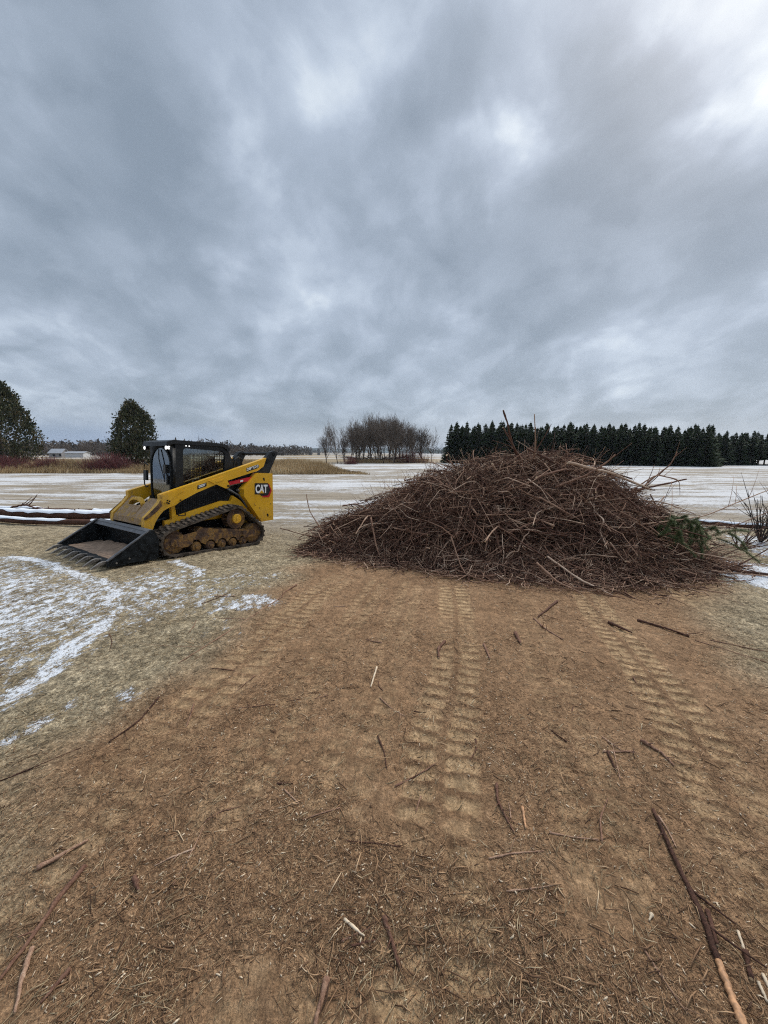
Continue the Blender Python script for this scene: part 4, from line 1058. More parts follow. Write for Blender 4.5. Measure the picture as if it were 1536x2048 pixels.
# green bough with needles at the right end
gb = empty('conifer_bough', (5.25, 6.45, float(terrain(5.5, 6.75)) + .42), label='green needled conifer bough caught in the right end of the brush pile', cat='bough')
stems = []
for k in range(40):
    a = RNG.uniform(-1.2, 1.2); l_ = RNG.uniform(.3, .70); zz = RNG.uniform(.05, .50)
    p0 = np.array([RNG.uniform(-.5, .5), RNG.uniform(-.45, .2), zz]); d_ = np.array([math.sin(a) * .8, -.2 + RNG.normal(0, .3), RNG.uniform(-.35, .55)])
    stems.append(p0 + d_ * l_ * np.linspace(0, 1, 6)[:, None] + np.array([0, 0, -.22]) * (np.linspace(0, 1, 6) ** 2)[:, None])
stems = np.array(stems)
tube_obj('stem', stems, np.full((40, 1), .008) * np.linspace(1, .4, 6)[None], M_bark, parent=gb, sides=5)
n = 26000; si = RNG.integers(0, 40, n); t = RNG.random(n) * 4.99; k = t.astype(int); f = (t - k)[:, None]
p0 = stems[si, k] * (1 - f) + stems[si, k + 1] * f; dd = stems[si, -1] - stems[si, 0]; dd /= np.linalg.norm(dd, axis=1, keepdims=True)
nd = RNG.normal(0, 1, (n, 3)) * .75 + dd * .8; nd /= np.linalg.norm(nd, axis=1, keepdims=True)
PP = np.stack([p0, p0 + nd * RNG.uniform(.025, .06, n)[:, None]], 1)
tube_obj('foliage', PP, np.full((n, 1), .0017) * np.array([[1, .4]]), M_needle, parent=gb, sides=3)

# ------------------------------------------------------------------ snow-dusted poles lying left of the loader
def log(path, r0, r1, label, seed, capw=1.0):
    rg = np.random.default_rng(seed); path = np.array(path, float); K = 60
    d = np.r_[0, np.cumsum(np.linalg.norm(np.diff(path, axis=0), axis=1))]; tt = np.linspace(0, d[-1], K)
    P = np.stack([np.interp(tt, d, path[:, i]) for i in range(2)], 1)
    for _ in range(6): P[1:-1] = (P[:-2] + 2 * P[1:-1] + P[2:]) / 4
    wob = (fbm(tt * .8, tt * 0 + seed, seed, 3) - .5) * .16
    P[:, 1] += wob; rr = np.linspace(r0, r1, K) * (1 + (vnoise(tt * 5, tt * 0, seed) - .5) * .18)
    z = terrain(P[:, 0], P[:, 1]) + rr * .85 + .02 + (vnoise(tt * .5, tt * 0, seed + 3)) * .05
    P3_ = np.column_stack([P, z])
    V, q, c = tubes(P3_[None], rr[None], 12)
    V += RNG.normal(0, r0 * .03, V.shape)
    root = empty('log', tuple(P3_[K // 2] - np.array([0, 0, rr[K // 2]])), label=label, cat='log')
    off = np.array(root.location)
    o = mesh_obj('trunk', V - off, quads=q, tris=c, mats=[M_bark, M_wood], midx=np.r_[np.zeros(len(q)), np.ones(len(c))], attrs={'tint': np.full(len(V), .25)}, parent=root, smooth=True)
    # snow lying along the top, broken here and there
    keep = sstep(.25, .4, fbm(tt * 1.1, tt * 0 + 5, seed + 40, 3)); a = np.linspace(-1.05, .85, 7)
    ring = []
    for i in range(K):
        wdt = keep[i] * capw * (1 + rg.normal(0, .08)); rs = rr[i] * 1.02 + .022 * keep[i] * np.cos(a) ** .5
        ring.append(np.stack([np.zeros(7), rs * np.sin(a * wdt), rs * np.cos(a * wdt) * 1.0], 1) + P3_[i])
    Vs = np.concatenate(ring); ii = np.arange(K * 7).reshape(K, 7); qs = np.stack([ii[:-1, :-1], ii[:-1, 1:], ii[1:, 1:], ii[1:, :-1]], -1).reshape(-1, 4)
    gd = np.repeat(keep, 7).reshape(K, 7); qs = qs[(gd[:-1, :-1] > .25).reshape(-1)]
    if len(qs): mesh_obj('snow_cap', Vs - off, quads=qs, mat=M_snow, parent=root, smooth=True)
    st = []
    for k in range(5):
        i = int(rg.uniform(.05, .95) * K); e = np.array([rg.normal(0, .5), rg.normal(0, .6), abs(rg.normal(.5, .4))]); e /= np.linalg.norm(e)
        st.append(P3_[i] + e * np.linspace(0, rr[i] * 1.2 + rg.uniform(.03, .09), 3)[:, None])
    tube_obj('branch_stub', np.array(st) - off, np.full((5, 1), .016) * np.array([[1, .8, .7]]), M_bark, M_wood, parent=root, sides=6, tint=np.full(5, .3))
log([(-16.5, 11.3), (-12, 11.25), (-10, 11.1), (-7.2, 11.5)], .07, .085, 'rearmost of the long snow-topped poles on the stubble left of the loader', 5)
log([(-16, 10.2), (-12.2, 10.45), (-9.5, 10.0), (-7.0, 10.35)], .10, .125, 'thickest of the long snow-topped poles, between the rear and front ones', 6)
log([(-15, 9.0), (-10.5, 9.35), (-8.5, 9.1), (-6.4, 9.35)], .065, .075, 'nearest of the long snow-topped poles, ending behind the loader bucket', 8)
log([(-15, 10.9), (-11.5, 10.95), (-10.4, 10.85)], .055, .06, 'short snow-topped pole lying between the rear poles at the left', 12)
branch_obj('branch', [tz(-11.1, 10.9, .2), tz(-10.7, 10.95, .30), tz(-10.3, 10.8, .22), tz(-9.9, 10.9, .16)], .03, 'knotty dark broken limb lying on top of the snow-topped poles', seed=77, side_twigs=5)

# ------------------------------------------------------------------ right-hand side: uprooted brush, snowy log, long limb
log([(8.2, 10.3), (9.3, 9.75), (10.4, 9.1), (12.5, 8.4)], .06, .07, 'thin snow-covered log lying beyond the right end of the brush pile', 15)
def shrub_skel(n, h, spread, rg, lean=(0, 0), fork=3):
    P = []; Rr = []
    for k in range(n):
        a = rg.uniform(0, 6.28); s_ = rg.uniform(.15, 1) * spread; l_ = h * rg.uniform(.55, 1)
        e = np.array([math.cos(a) * s_ + lean[0], math.sin(a) * s_ + lean[1], l_]); t = np.linspace(0, 1, 6)[:, None]
        p = e * t + np.array([math.cos(a), math.sin(a), 0]) * .1 * t * (1 - t) + rg.normal(0, .02 * h, (6, 3)) * t
        p[:, 2] += .12 * h * t[:, 0] * (1 - t[:, 0]); P.append(p); Rr.append(np.linspace(1, .4, 6))
        for f in range(fork):
            i = rg.integers(1, 5); e2 = e * rg.uniform(.2, .5) + rg.normal(0, .16, 3) * h; P.append(p[i] + e2 * t); Rr.append(np.linspace(.6, .2, 6))
    return np.array(P), np.array(Rr)
rg = np.random.default_rng(31); M_gtwig = tinted('dark_twig', [(0, (.02, .016, .014)), (1, (.075, .058, .048))], .85)
sk, sr = shrub_skel(16, 1.25, .75, rg, (.2, 0), 4)
ub = tube_obj('uprooted_bush', sk, sr * .012, M_gtwig, sides=5); ub.location = (8.45, 8.1, float(terrain(8.4, 8.1)) - .02)
tag(ub, 'bare dark uprooted bush at the right edge beyond the brush pile', 'bush')
sk, sr = shrub_skel(12, .55, .7, rg, (.3, 0), 3)
ub = tube_obj('brushwood', sk, sr * .012, M_bark, sides=5, tint=np.full(len(sk), .2)); ub.location = (7.4, 7.5, float(terrain(7.2, 7.6)) - .02)
tag(ub, 'low heap of bare twigs between the green bough and the snowy log', 'brush')
n = 340; t6 = np.linspace(0, 1, 6); bx = RNG.uniform(4.6, 6.2, n); by = RNG.uniform(6.1, 7.6, n); bz = pile_h(bx, by) * .6 + .03; l_ = RNG.uniform(.4, 1.5, n); az = RNG.normal(.1, .75, n); el = RNG.uniform(.0, .75, n)
Pw = np.stack([bx[:, None] + (np.cos(az) * np.cos(el) * l_)[:, None] * t6, by[:, None] + (np.sin(az) * np.cos(el) * l_ * .7)[:, None] * t6, (terrain(bx, by) + bz)[:, None] + (np.sin(el) * l_)[:, None] * t6 - (.22 * l_)[:, None] * t6 ** 2], -1)
Pw += RNG.normal(0, .015, Pw.shape); Pw[..., 2] = np.maximum(Pw[..., 2], terrain(Pw[..., 0], Pw[..., 1]) + .01)
ow = tube_obj('brush', Pw, np.full((n, 1), .0055) * np.linspace(1, .35, 6)[None], M_bark, sides=3); tag(ow, 'wispy bare twig ends trailing off the right end of the brush pile', 'brush', kind='stuff')
branch_obj('branch', [tz(5.2, 6.25, .07), tz(5.9, 5.95, .05), tz(6.6, 5.45, .04), tz(7.4, 5.1, .04)], .030, 'long dark limb lying on the snow patch right of the brush pile', seed=90, side_twigs=2)
branch_obj('branch', [tz(4.6, 6.2, .10), tz(5.7, 5.75, .06), tz(6.4, 5.6, .05)], .016, 'thin limb lying beside the long dark one right of the pile', seed=91, side_twigs=3)

# ------------------------------------------------------------------ sticks lying on the near ground, one by one
def gs(x, y, h=.012): return (x, y, gz(x, y) + h)
def stick(pts, r, lab, tw=1, m=None, cap=None, r1=None, name='stick', seed=None, cat='stick'):
    P = [gs(p[0], p[1], r * .8) for p in pts]
    return branch_obj(name, P, r, lab, cat, seed=seed if seed is not None else int(abs(pts[0][0] * 1000)) + 3, side_twigs=tw, m=m, cap=cap, r1=r1)
stick([(-1.265, 1.31), (-1.28, 1.20), (-1.27, 1.08), (-1.28, .96)], .0100, 'thick brown stick with a pale broken end near the bottom left corner', 1)
stick([(-1.245, 1.05), (-1.205, .97), (-1.16, .90)], .008, 'short brown stick with a pale split top beside the thick bottom left stick', 0)
stick([(-1.03, 1.27), (-.98, 1.22)], .010, 'stubby brown stick piece right of the thick bottom left stick', 0)
stick([(-1.07, 1.00), (-1.10, .92)], .007, 'thin stick below and right of the split one near the bottom left corner', 0)
lb = stick([(1.335, 1.58), (1.30, 1.47), (1.25, 1.30), (1.20, 1.12), (1.15, 1.01)], .0075, 'longest dark stick at the bottom right with an orange peeled lower end', 3, r1=.0115)
P = [gs(1.152, 1.015, .010), gs(1.13, .965, .010), gs(1.10, .88, .010), gs(1.07, .80, .010)]
pe = branch_obj('peeled_end', P, .0108, None, None, seed=4, side_twigs=0, m=M_peel, cap=M_wood, r1=.010)
for k_ in ('label', 'category'):
    if k_ in pe: del pe[k_]
pe.parent = lb; pe.matrix_parent_inverse = Matrix.Translation(-Vector(lb.location))
stick([(1.34, 1.55), (1.33, 1.48), (1.31, 1.40)], .005, 'thin twig hanging beside the upper end of the longest dark stick', 2)
stick([(1.24, 1.16), (1.19, 1.06)], .009, 'dark broken piece beside the peeled part of the longest stick', 0)
stick([(1.27, 1.04), (1.22, .97)], .010, 'short bark-covered stick right of the peeled part of the longest stick', 0)
stick([(.00, 1.14), (.03, 1.07), (.055, 1.00)], .0085, 'brown finger-thick stick lying upright near the bottom centre', 2)
stick([(-.15, 1.135), (-.07, 1.085)], .0055, 'peeled pinkish twig with a pale end near the bottom centre', 0, M_palewood)
stick([(-.155, 1.075), (-.05, 1.11)], .004, 'thin olive twig crossing the end of the peeled twig', 0)
stick([(-.12, 1.06), (-.03, 1.075)], .004, 'knotty twig just under the thin olive twig', 2)
stick([(-.19, .975), (-.215, .86), (-.22, .80)], .0095, 'grey brown stick cut off by the bottom edge left of centre', 0)
stick([(.60, 1.72), (.575, 1.62), (.585, 1.54), (.60, 1.45)], .0075, 'crooked tan stick with small side twigs right of the centre lane', 3)
stick([(.685, 1.58), (.66, 1.47)], .0075, 'straight reddish split stick beside the crooked tan one', 0, M_peel)
stick([(1.60, 2.05), (1.66, 1.95), (1.66, 1.86)], .010, 'dark knotty broken stick on the right-hand lane', 2)
stick([(1.30, 1.95), (1.50, 1.96)], .006, 'thin dark stick lying crosswise left of the right-hand lane', 1)
stick([(1.33, 1.95), (1.29, 1.80)], .007, 'thin tan stick under the crosswise dark one', 0)
stick([(2.28, 4.62), (2.05, 4.35), (1.78, 4.05)], .015, 'upper arm of the forked pale branch lying in front of the pile', 2, name='branch', cat='branch')
stick([(1.73, 4.02), (1.73, 3.75), (1.80, 3.47)], .010, 'lower arm of the forked pale branch lying in front of the pile', 2, name='branch', cat='branch')
stick([(.59, 3.34), (.50, 3.18), (.485, 3.02)], .014, 'bent brown stick left of the straight one in front of the pile', 0)
stick([(.95, 3.28), (.93, 3.0)], .012, 'straight brown stick between the bent and the stubby ones in front of the pile', 0)
stick([(1.36, 3.58), (1.32, 3.32)], .018, 'stubby pale-ended stick on the dirt right of the straight one', 1)
stick([(2.55, 3.95), (2.62, 3.65)], .016, 'short thick stick with a pale end beside the right-hand lane', 0)
stick([(2.95, 4.05), (3.10, 3.85), (3.2, 3.62)], .016, 'crooked stick lying right of the right-hand lane', 2)
stick([(3.2, 3.55), (3.5, 3.2), (3.65, 2.9)], .005, 'long thin bent twig at the right of the lanes', 3)
stick([(3.4, 3.6), (3.7, 3.4), (4.1, 3.3)], .006, 'thin twig lying crosswise at the far right of the lanes', 3)
stick([(-1.28, 4.45), (-1.42, 3.9), (-1.58, 3.3), (-1.72, 2.85)], .006, 'longest thin twig running along the left edge of the bare dirt', 3)
stick([(-1.22, 4.95), (-1.30, 4.55), (-1.28, 4.40)], .009, 'dark bent stick at the snow edge above the long thin twig', 1)
stick([(-2.25, 1.55), (-2.0, 1.75), (-1.80, 1.95)], .005, 'long twig lying in the straw at the left edge of the picture', 2)
stick([(-2.2, 1.42), (-1.95, 1.66)], .004, 'second long twig in the straw at the left edge, below the longer one', 1)
stick([(-1.62, 2.42), (-1.60, 2.18), (-1.66, 1.98)], .006, 'curved pale twig in the straw left of the left-hand lane', 1)
stick([(-.06, 2.84), (-.10, 2.55)], .008, 'pale split stick lying lengthwise left of the centre lane', 0, M_palewood)
stick([(-1.46, 1.30), (-1.34, 1.42)], .009, 'dark stick end poking from the straw left of the stubby piece', 0)
for (a, b, lab) in (((1.275, .985), (1.255, .935), 'pale splinter nearest the right edge beside the peeled stick'), ((1.24, .965), (1.225, .92), 'pale splinter between the peeled stick and the right edge'),
                    ((1.30, 1.10), (1.27, 1.04), 'broad pale splinter above the two smaller ones at bottom right'), ((1.02, 1.15), (.995, 1.13), 'small white wood chip lying left of the longest dark stick')):
    stick([a, b], .0055, lab, 0, M_palewood, M_palewood, name='wood_chip', cat='wood chip')
# further middling sticks scattered on the dirt
rg = np.random.default_rng(5)
for k in range(48):
    r_ = math.exp(rg.uniform(math.log(1.2), math.log(5.2))); a = rg.normal(.15, .5); x, y = r_ * math.sin(a), r_ * math.cos(a)
    if y < .9: continue
    l_ = rg.uniform(.05, .22) * (1 + .25 * r_); az = rg.uniform(0, 6.28); m1 = (x + math.cos(az) * l_ * .5 + rg.normal(0, .03 * l_), y + math.sin(az) * l_ * .5)
    o = stick([(x, y), m1, (x + math.cos(az + rg.normal(0, .15)) * l_, y + math.sin(az) * l_)], rg.uniform(.0018, .0034) * (1 + .25 * r_), 'small loose brown twig scattered on the bare dirt between the wheel lanes', int(rg.integers(0, 3)), seed=500 + k)
    o['group'] = 'small twigs scattered on the dirt'

# ------------------------------------------------------------------ fine litter
def litter(name, n, rlo, rhi, amax, lmin, lmax, wmin, wmax, m, label, cat, filt, lift=.004, tilt=.12, align=None, pw=2.2, tm=.45):
    r_ = np.exp(RNG.uniform(math.log(rlo), math.log(rhi), n)); a = RNG.uniform(-amax, amax, n); x, y = r_ * np.sin(a), r_ * np.cos(a)
    k = filt(x, y); x, y, r_ = x[k], y[k], r_[k]; n = len(x)
    az = RNG.uniform(0, 2 * math.pi, n)
    if align is not None: az = np.where(RNG.random(n) < .5, az, RNG.normal(align, .35, n))
    L_ = (lmin + (lmax - lmin) * RNG.random(n) ** pw) * (1 + .07 * r_); W_ = (wmin + (wmax - wmin) * RNG.random(n) ** 1.8) * (1 + .10 * r_)
    z = ground_z(x, y)
    t = np.array([-.5, 0, .5]); P = np.zeros((n, 3, 3))
    P[..., 0] = x[:, None] + np.cos(az)[:, None] * L_[:, None] * t; P[..., 1] = y[:, None] + np.sin(az)[:, None] * L_[:, None] * t
    P[..., 2] = z[:, None] + W_[:, None] * .6 + (RNG.normal(0, tilt, n) * L_)[:, None] * t + RNG.random((n, 1)) * lift
    P[:, 1] += RNG.normal(0, .06, (n, 3)) * L_[:, None]
    V, q, c = tubes(P, W_[:, None] * np.array([[.7, 1, .6]]), 3, True)
    tint = np.repeat(np.clip(RNG.normal(tm, .24, n), 0, 1), 9)
    o = mesh_obj(name, V, quads=q, tris=c, mat=m, attrs={'tint': tint}); tag(o, label, cat, kind='stuff'); return o
def f_dirt(x, y):
    d = poly_soft(x + (fbm(x * 1.3, y * 1.3, 3, 4) - .5) * .9, y, DIRT, .45); cl = fbm(x * 2.5, y * 2.5, 200, 3)
    ln = masks(x, y)[2]
    return (RNG.random(len(x)) < (.25 + .75 * d) * sstep(.25, .7, cl) * 1.3 * (1 - .75 * ln))
def f_straw(x, y):
    d = poly_soft(x + (fbm(x * 1.3, y * 1.3, 3, 4) - .5) * .9, y, DIRT, .45); cl = fbm(x * 2.0, y * 2.0, 220, 3); sn = masks(x, y)[3]
    return (RNG.random(len(x)) < (.10 + .95 * (1 - d)) * sstep(.2, .6, cl) * 1.2 * (1 - .5 * sn))
litter('twig_litter', 230000, .75, 6.5, 1.15, .005, .026, .0005, .0012, M_litter, 'fine brown bark and twig litter strewn over the bare dirt', 'litter', f_dirt, .003)
litter('twig_litter', 11000, .8, 7.5, 1.15, .02, .09, .0010, .0024, M_litter, 'longer broken twigs strewn over the bare dirt', 'litter', f_dirt, .006, .08, tm=.38)
litter('straw', 150000, .8, 11, 1.25, .010, .075, .0006, .0017, M_straw, 'dry pale straw and stems covering the ground beside the dirt', 'straw', f_straw, .008, .22, R(55))
litter('wood_chips', 5000, .8, 6.5, 1.15, .006, .02, .0012, .0034, M_palewood, 'tiny pale wood chips sprinkled over the dirt', 'wood chips', f_dirt, .003)
def f_patch(x, y): return (fbm(x * 1.2 + 7, y * 1.2, 240, 3) > .55) & (x > -.4)
litter('twig_litter', 3200, .9, 5.5, 1.0, .03, .10, .0010, .0030, M_litter, 'clumps of dark bark strips and twigs right of the centre lane', 'litter', f_patch, .012, .10, tm=.36)

# ------------------------------------------------------------------ dry grass strip at the edge of the field
def grass_strip(name, n, xr, yr, h, label, dens, width=.028, seed=0):
    x = RNG.uniform(*xr, n); y = RNG.uniform(*yr, n); k = RNG.random(n) < dens(x, y); x, y = x[k], y[k]; n = len(x)
    hh = h(x, y) * RNG.uniform(.55, 1.15, n) ; z = ground_z(x, y, False)
    az = RNG.uniform(0, 6.28, n); ln = RNG.uniform(.05, .7, n) * hh
    base = np.stack([x, y, z - .02], 1); tip_ = base + np.stack([np.cos(az) * ln, np.sin(az) * ln, hh], 1); mid_ = (base + tip_) / 2 + np.array([0, 0, .1]) * hh[:, None]
    sd_ = np.stack([-np.sin(az + 1), np.cos(az + 1), np.zeros(n)], 1) * width * .5
    V = np.stack([base - sd_, base + sd_, mid_ + sd_ * .8, mid_ - sd_ * .8, tip_], 1).reshape(-1, 3); i0 = np.arange(n) * 5
    q = np.stack([i0, i0 + 1, i0 + 2, i0 + 3], 1); t = np.stack([i0 + 3, i0 + 2, i0 + 4], 1)
    pt = np.clip(fbm(x * .22, y * .4, 300 + seed, 3) + RNG.normal(0, .2, n), 0, 1)
    o = mesh_obj(name, V, quads=q, tris=t, mat=M_dry, attrs={'tint': np.repeat(pt, 5)}); tag(o, label, 'grass', kind='stuff'); return o
edge_n = lambda x, s: (fbm(x * .25, x * 0 + s, 310 + s, 3) - .5)
grass_strip('dry_grass', 85000, (-62, -9), (36.0, 50), lambda x, y: .45 + 1.25 * fbm(x * .3, y * .4, 41, 3) * sstep(36, 40, y), 'tall tan dry grass bordering the stubble field on the left', lambda x, y: (y > 36.5 + edge_n(x, 1) * 1.4) * (.45 + .55 * (y < 42)), .05)
grass_strip('dry_grass', 64000, (-14, -1.2), (33.0, 60), lambda x, y: (.45 + 1.3 * fbm(x * .3, y * .3, 42, 3) * sstep(33, 37, y)) * (.30 + .70 * sstep(-2.5, -8.5, x)), 'golden dry grass bank behind the loader and left of the brush pile', lambda x, y: (y > 34.4 + edge_n(x, 2) * 1.2) * (y < np.interp(x + edge_n(y, 3) * 4, [-17, -7.8, -4, -2.5, -1], [60, 46, 38.5, 35.5, 33])), .045, 5)
grass_strip('dry_grass', 9000, (-6.5, 9), (76, 80), lambda x, y: .5 + .7 * fbm(x * .3, y * .3, 43, 3), 'thin line of tan grass under the grove of bare trees', lambda x, y: .8 + 0 * x, .07, 9)

# ------------------------------------------------------------------ red-stemmed shrubs in the grass strip
def red_shrub(x, y, wd, h, n, label, seed):
    rg = np.random.default_rng(seed); P = []
    t = np.linspace(0, 1, 5)
    for k in range(n):
        bx, by = rg.normal(0, wd * .28), rg.normal(0, wd * .16); a = rg.uniform(0, 6.28); ln = rg.uniform(.05, .55) * h
        hh = h * rg.uniform(.5, 1.05) * (1 - .35 * min(1, abs(bx) / (wd * .5)))
        P.append(np.stack([bx + math.cos(a) * ln * t + rg.normal(0, .03, 5) * t, by + math.sin(a) * ln * t, hh * t], 1))
    o = tube_obj('red_shrub', np.array(P), np.full((n, 1), .013) * np.linspace(1, .45, 5)[None], M_red, sides=3); o.location = (x, y, gz(x, y)); tag(o, label, 'shrub')
red_shrub(-40.5, 39.5, 6.5, 1.9, 1500, 'dark red stemmed thicket below the big cedar at the left edge', 1)
red_shrub(-35.0, 39.0, 3.2, 1.7, 800, 'red stemmed shrub at the right foot of the big left cedar', 2)
red_shrub(-28.6, 38.6, 4.2, 2.15, 1200, 'rounded red stemmed shrub standing between the two cedars', 3)
red_shrub(-5.9, 66.0, 2.6, 1.6, 260, 'small rusty shrub at the left foot of the grove', 4)
red_shrub(5.2, 76.5, 7.5, 2.8, 700, 'rusty brown thicket under the right side of the grove', 6)

o_ = None
rg = np.random.default_rng(18); sk, sr = shrub_skel(300, 1.5, 7.0, rg, (0, 0), 3)
ub = tube_obj('undergrowth', sk, sr * .02, M_barkd, sides=3); ub.location = (-2.0, 78, gz(-2, 78)); ub.scale = (1.2, .5, 1); tag(ub, 'tangled grey undergrowth between the trunks of the bare grove', 'undergrowth', kind='stuff')
# ------------------------------------------------------------------ the two cedars
def cedar(x, y, h, wd, label, seed, n=15000):
    rg = np.random.default_rng(seed); root = empty('cedar_tree', (x, y, gz(x, y) - .05), label=label, cat='tree')
    t = rg.random(n) ** .85; a = rg.uniform(0, 6.28, n)
    prof = np.interp(t, [0, .04, .15, .35, .6, .8, .93, 1], [.60, .85, 1.0, 1.0, .90, .70, .44, .12] if seed == 5 else [.60, .9, 1.0, .95, .78, .54, .32, .08])
    lump = .68 + .60 * fbm(np.cos(a) * 2.2 + t * 5, np.sin(a) * 2.2 + t * 9, seed, 3)
    hollow = fbm(np.cos(a) * 3 + 9, np.sin(a) * 3 + t * 12, seed + 5, 3)
    rr = wd * .5 * prof * lump * (1 - rg.random(n) ** 2.2 * .7) * (1 + .16 * (rg.random(n) < .10))
    k = ~((hollow < .43) & (rg.random(n) < .80)); t, a, rr, lump = t[k], a[k], rr[k], lump[k]; n = len(t)
    c = np.stack([rr * np.cos(a), rr * np.sin(a), .25 + t * (h - .25)], 1)
    ci = rg.integers(0, n, 620); cc = c[ci] * np.array([1.04, 1.04, 1.0]); own = rg.integers(0, 620, n); pick = rg.random(n) < .78
    c = np.where(pick[:, None], cc[own] + rg.normal(0, 1, (n, 3)) * np.array([.17, .17, .26]), c); a = np.arctan2(c[:, 1], c[:, 0]); c[:, 2] = np.maximum(c[:, 2], .1)
    lump = np.where(pick, .7 + .5 * rg.random(620)[own], lump)
    s_ = rg.uniform(.07, .17, n)[:, None]
    up_ = np.stack([np.cos(a) * .5, np.sin(a) * .5, np.full(n, .9)], 1) + rg.normal(0, .35, (n, 3)); up_ /= np.linalg.norm(up_, axis=1, keepdims=True)
    sd_ = np.cross(up_, rg.normal(0, 1, (n, 3))); sd_ /= np.linalg.norm(sd_, axis=1, keepdims=True)
    V = np.stack([c - sd_ * s_ * .55, c + sd_ * s_ * .55, c + up_ * s_ * 1.5 + sd_ * s_ * .25, c + up_ * s_ * 1.2 - sd_ * s_ * .35], 1).reshape(-1, 3)
    q = np.arange(n * 4).reshape(-1, 4)
    ti = np.clip(.2 + .5 * (lump - .8) / .4 + rg.normal(0, .2, n), 0, 1)
    mesh_obj('crown', V, quads=q, mat=M_cedar, attrs={'tint': np.repeat(ti, 4)}, parent=root)
    tp = np.array([[[0, 0, -.1], [.05, 0, h * .4], [0, .03, h * .75], [0, 0, h * .96]]]); tube_obj('trunk', tp, np.array([[.18, .13, .07, .01]]), M_barkd, parent=root, sides=8)
    P = []
    for k in range(90):
        z_ = rg.uniform(.06, .9) * h; a_ = rg.uniform(0, 6.28); l_ = wd * .5 * np.interp(z_ / h, [0, .15, .35, .6, .8, 1], [.6, .9, .95, .75, .48, .02]) * .9
        tt = np.linspace(0, 1, 4); P.append(np.stack([math.cos(a_) * l_ * tt, math.sin(a_) * l_ * tt, z_ + l_ * .7 * tt ** 1.5], 1))
    tube_obj('limb', np.array(P), np.full((90, 1), .03) * np.array([[1, .7, .45, .2]]), M_barkd, parent=root, sides=4)
cedar(-42.8, 42.0, 9.9, 6.5, 'biggest dark cedar, cut off by the left edge of the picture', 3, 24000)
cedar(-28.5, 43.2, 7.4, 4.2, 'smaller round-topped cedar standing behind the loader cab', 5, 16000)
# low mound of dead brush right of the second cedar
rg = np.random.default_rng(8); sk, sr = shrub_skel(150, .7, 1.7, rg, (0, 0), 2)
ub = tube_obj('brushwood', sk, sr * .012, M_barkd, sides=3); ub.location = (-25.0, 39.2, gz(-25, 39)); tag(ub, 'low grey brown bramble mound right of the smaller cedar', 'bush')

# ------------------------------------------------------------------ spruces of the plantation
def spruce_mesh(seed, h=7.0, w_=1.5, lo=.0, dens=1.0):
    rg = np.random.default_rng(seed); V = []; ti = []
    z = lo * h
    nwh = int(46 * (1 - lo))
    for k in range(nwh):
        f = k / nwh; z = h * (lo + (1 - lo) * f) + rg.normal(0, .03); rad = w_ * (1 - f) ** .72 * rg.uniform(.82, 1.15) + .05
        nb = int((13 - 7 * f) * dens)
        for j in range(nb):
            a = rg.uniform(0, 6.28); l_ = rad * rg.uniform(.65, 1.12); d = np.array([math.cos(a), math.sin(a), 0]); s_ = np.array([-d[1], d[0], 0])
            drop = -.28 * l_ + .12; p0 = np.array([0, 0, z]); 
            for q_ in range(4):
                t0 = .12 + .22 * q_; t1 = t0 + .30; b0 = p0 + d * l_ * t0 + np.array([0, 0, drop * t0]); b1 = p0 + d * l_ * t1 + np.array([0, 0, drop * t1 + .02 * q_])
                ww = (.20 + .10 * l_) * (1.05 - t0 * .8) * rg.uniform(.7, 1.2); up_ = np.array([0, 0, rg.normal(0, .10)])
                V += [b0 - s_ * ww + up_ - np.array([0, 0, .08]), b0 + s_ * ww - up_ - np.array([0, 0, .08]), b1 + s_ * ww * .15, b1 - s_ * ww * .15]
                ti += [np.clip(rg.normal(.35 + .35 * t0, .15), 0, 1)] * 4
    top = h * 1.0
    for j in range(6):
        a = rg.uniform(0, 6.28); V += [(-.03, 0, top - .35), (.03, 0, top - .35), (math.cos(a) * .05, math.sin(a) * .05, top + .18), (0, 0, top + .25)]; ti += [.4] * 4
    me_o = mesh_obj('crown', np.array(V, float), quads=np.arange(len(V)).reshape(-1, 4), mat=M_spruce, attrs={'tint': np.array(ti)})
    return me_o
def make_spruce(seed, h, w_, lo=0., dens=1.):
    root = empty('spruce_tree'); c = spruce_mesh(seed, h, w_, lo, dens); c.parent = root
    tube_obj('trunk', np.array([[[0, 0, -.2], [0, 0, h * .5], [0, 0, h * .97]]]), np.array([[.14, .09, .015]]), M_barkd, parent=root, sides=6); return root
protos = [make_spruce(400 + i, 7.0, 2.25 + .2 * (i % 3), 0., 1.3) for i in range(5)]
highp = [make_spruce(450 + i, 7.4, 1.8, .22, 1.) for i in range(2)]
used = set()
def put_spruce(p, x, y, s, label, group=None, sx=None):
    sx = sx or RNG.uniform(.85, 1.12)
    o = p if p.name not in used else copy_tree(p); used.add(p.name)
    o.location = (x, y, gz(x, y) - .05); o.rotation_euler = (0, 0, RNG.uniform(0, 6.28)); o.scale = (s * sx, s * sx, s); tag(o, label, 'tree', group)
A0, A1 = np.array([13.4, 77.0]), np.array([48.0, 55.5]); dv = (A1 - A0); Lr = np.linalg.norm(dv); dv /= Lr; nrm = np.array([-dv[1], dv[0]]); nrm = nrm if nrm[1] > 0 else -nrm
SL = 'dark green spruce standing shoulder to shoulder in the plantation row beyond the right field'; SG = 'spruces of the plantation row'
nfr = 34
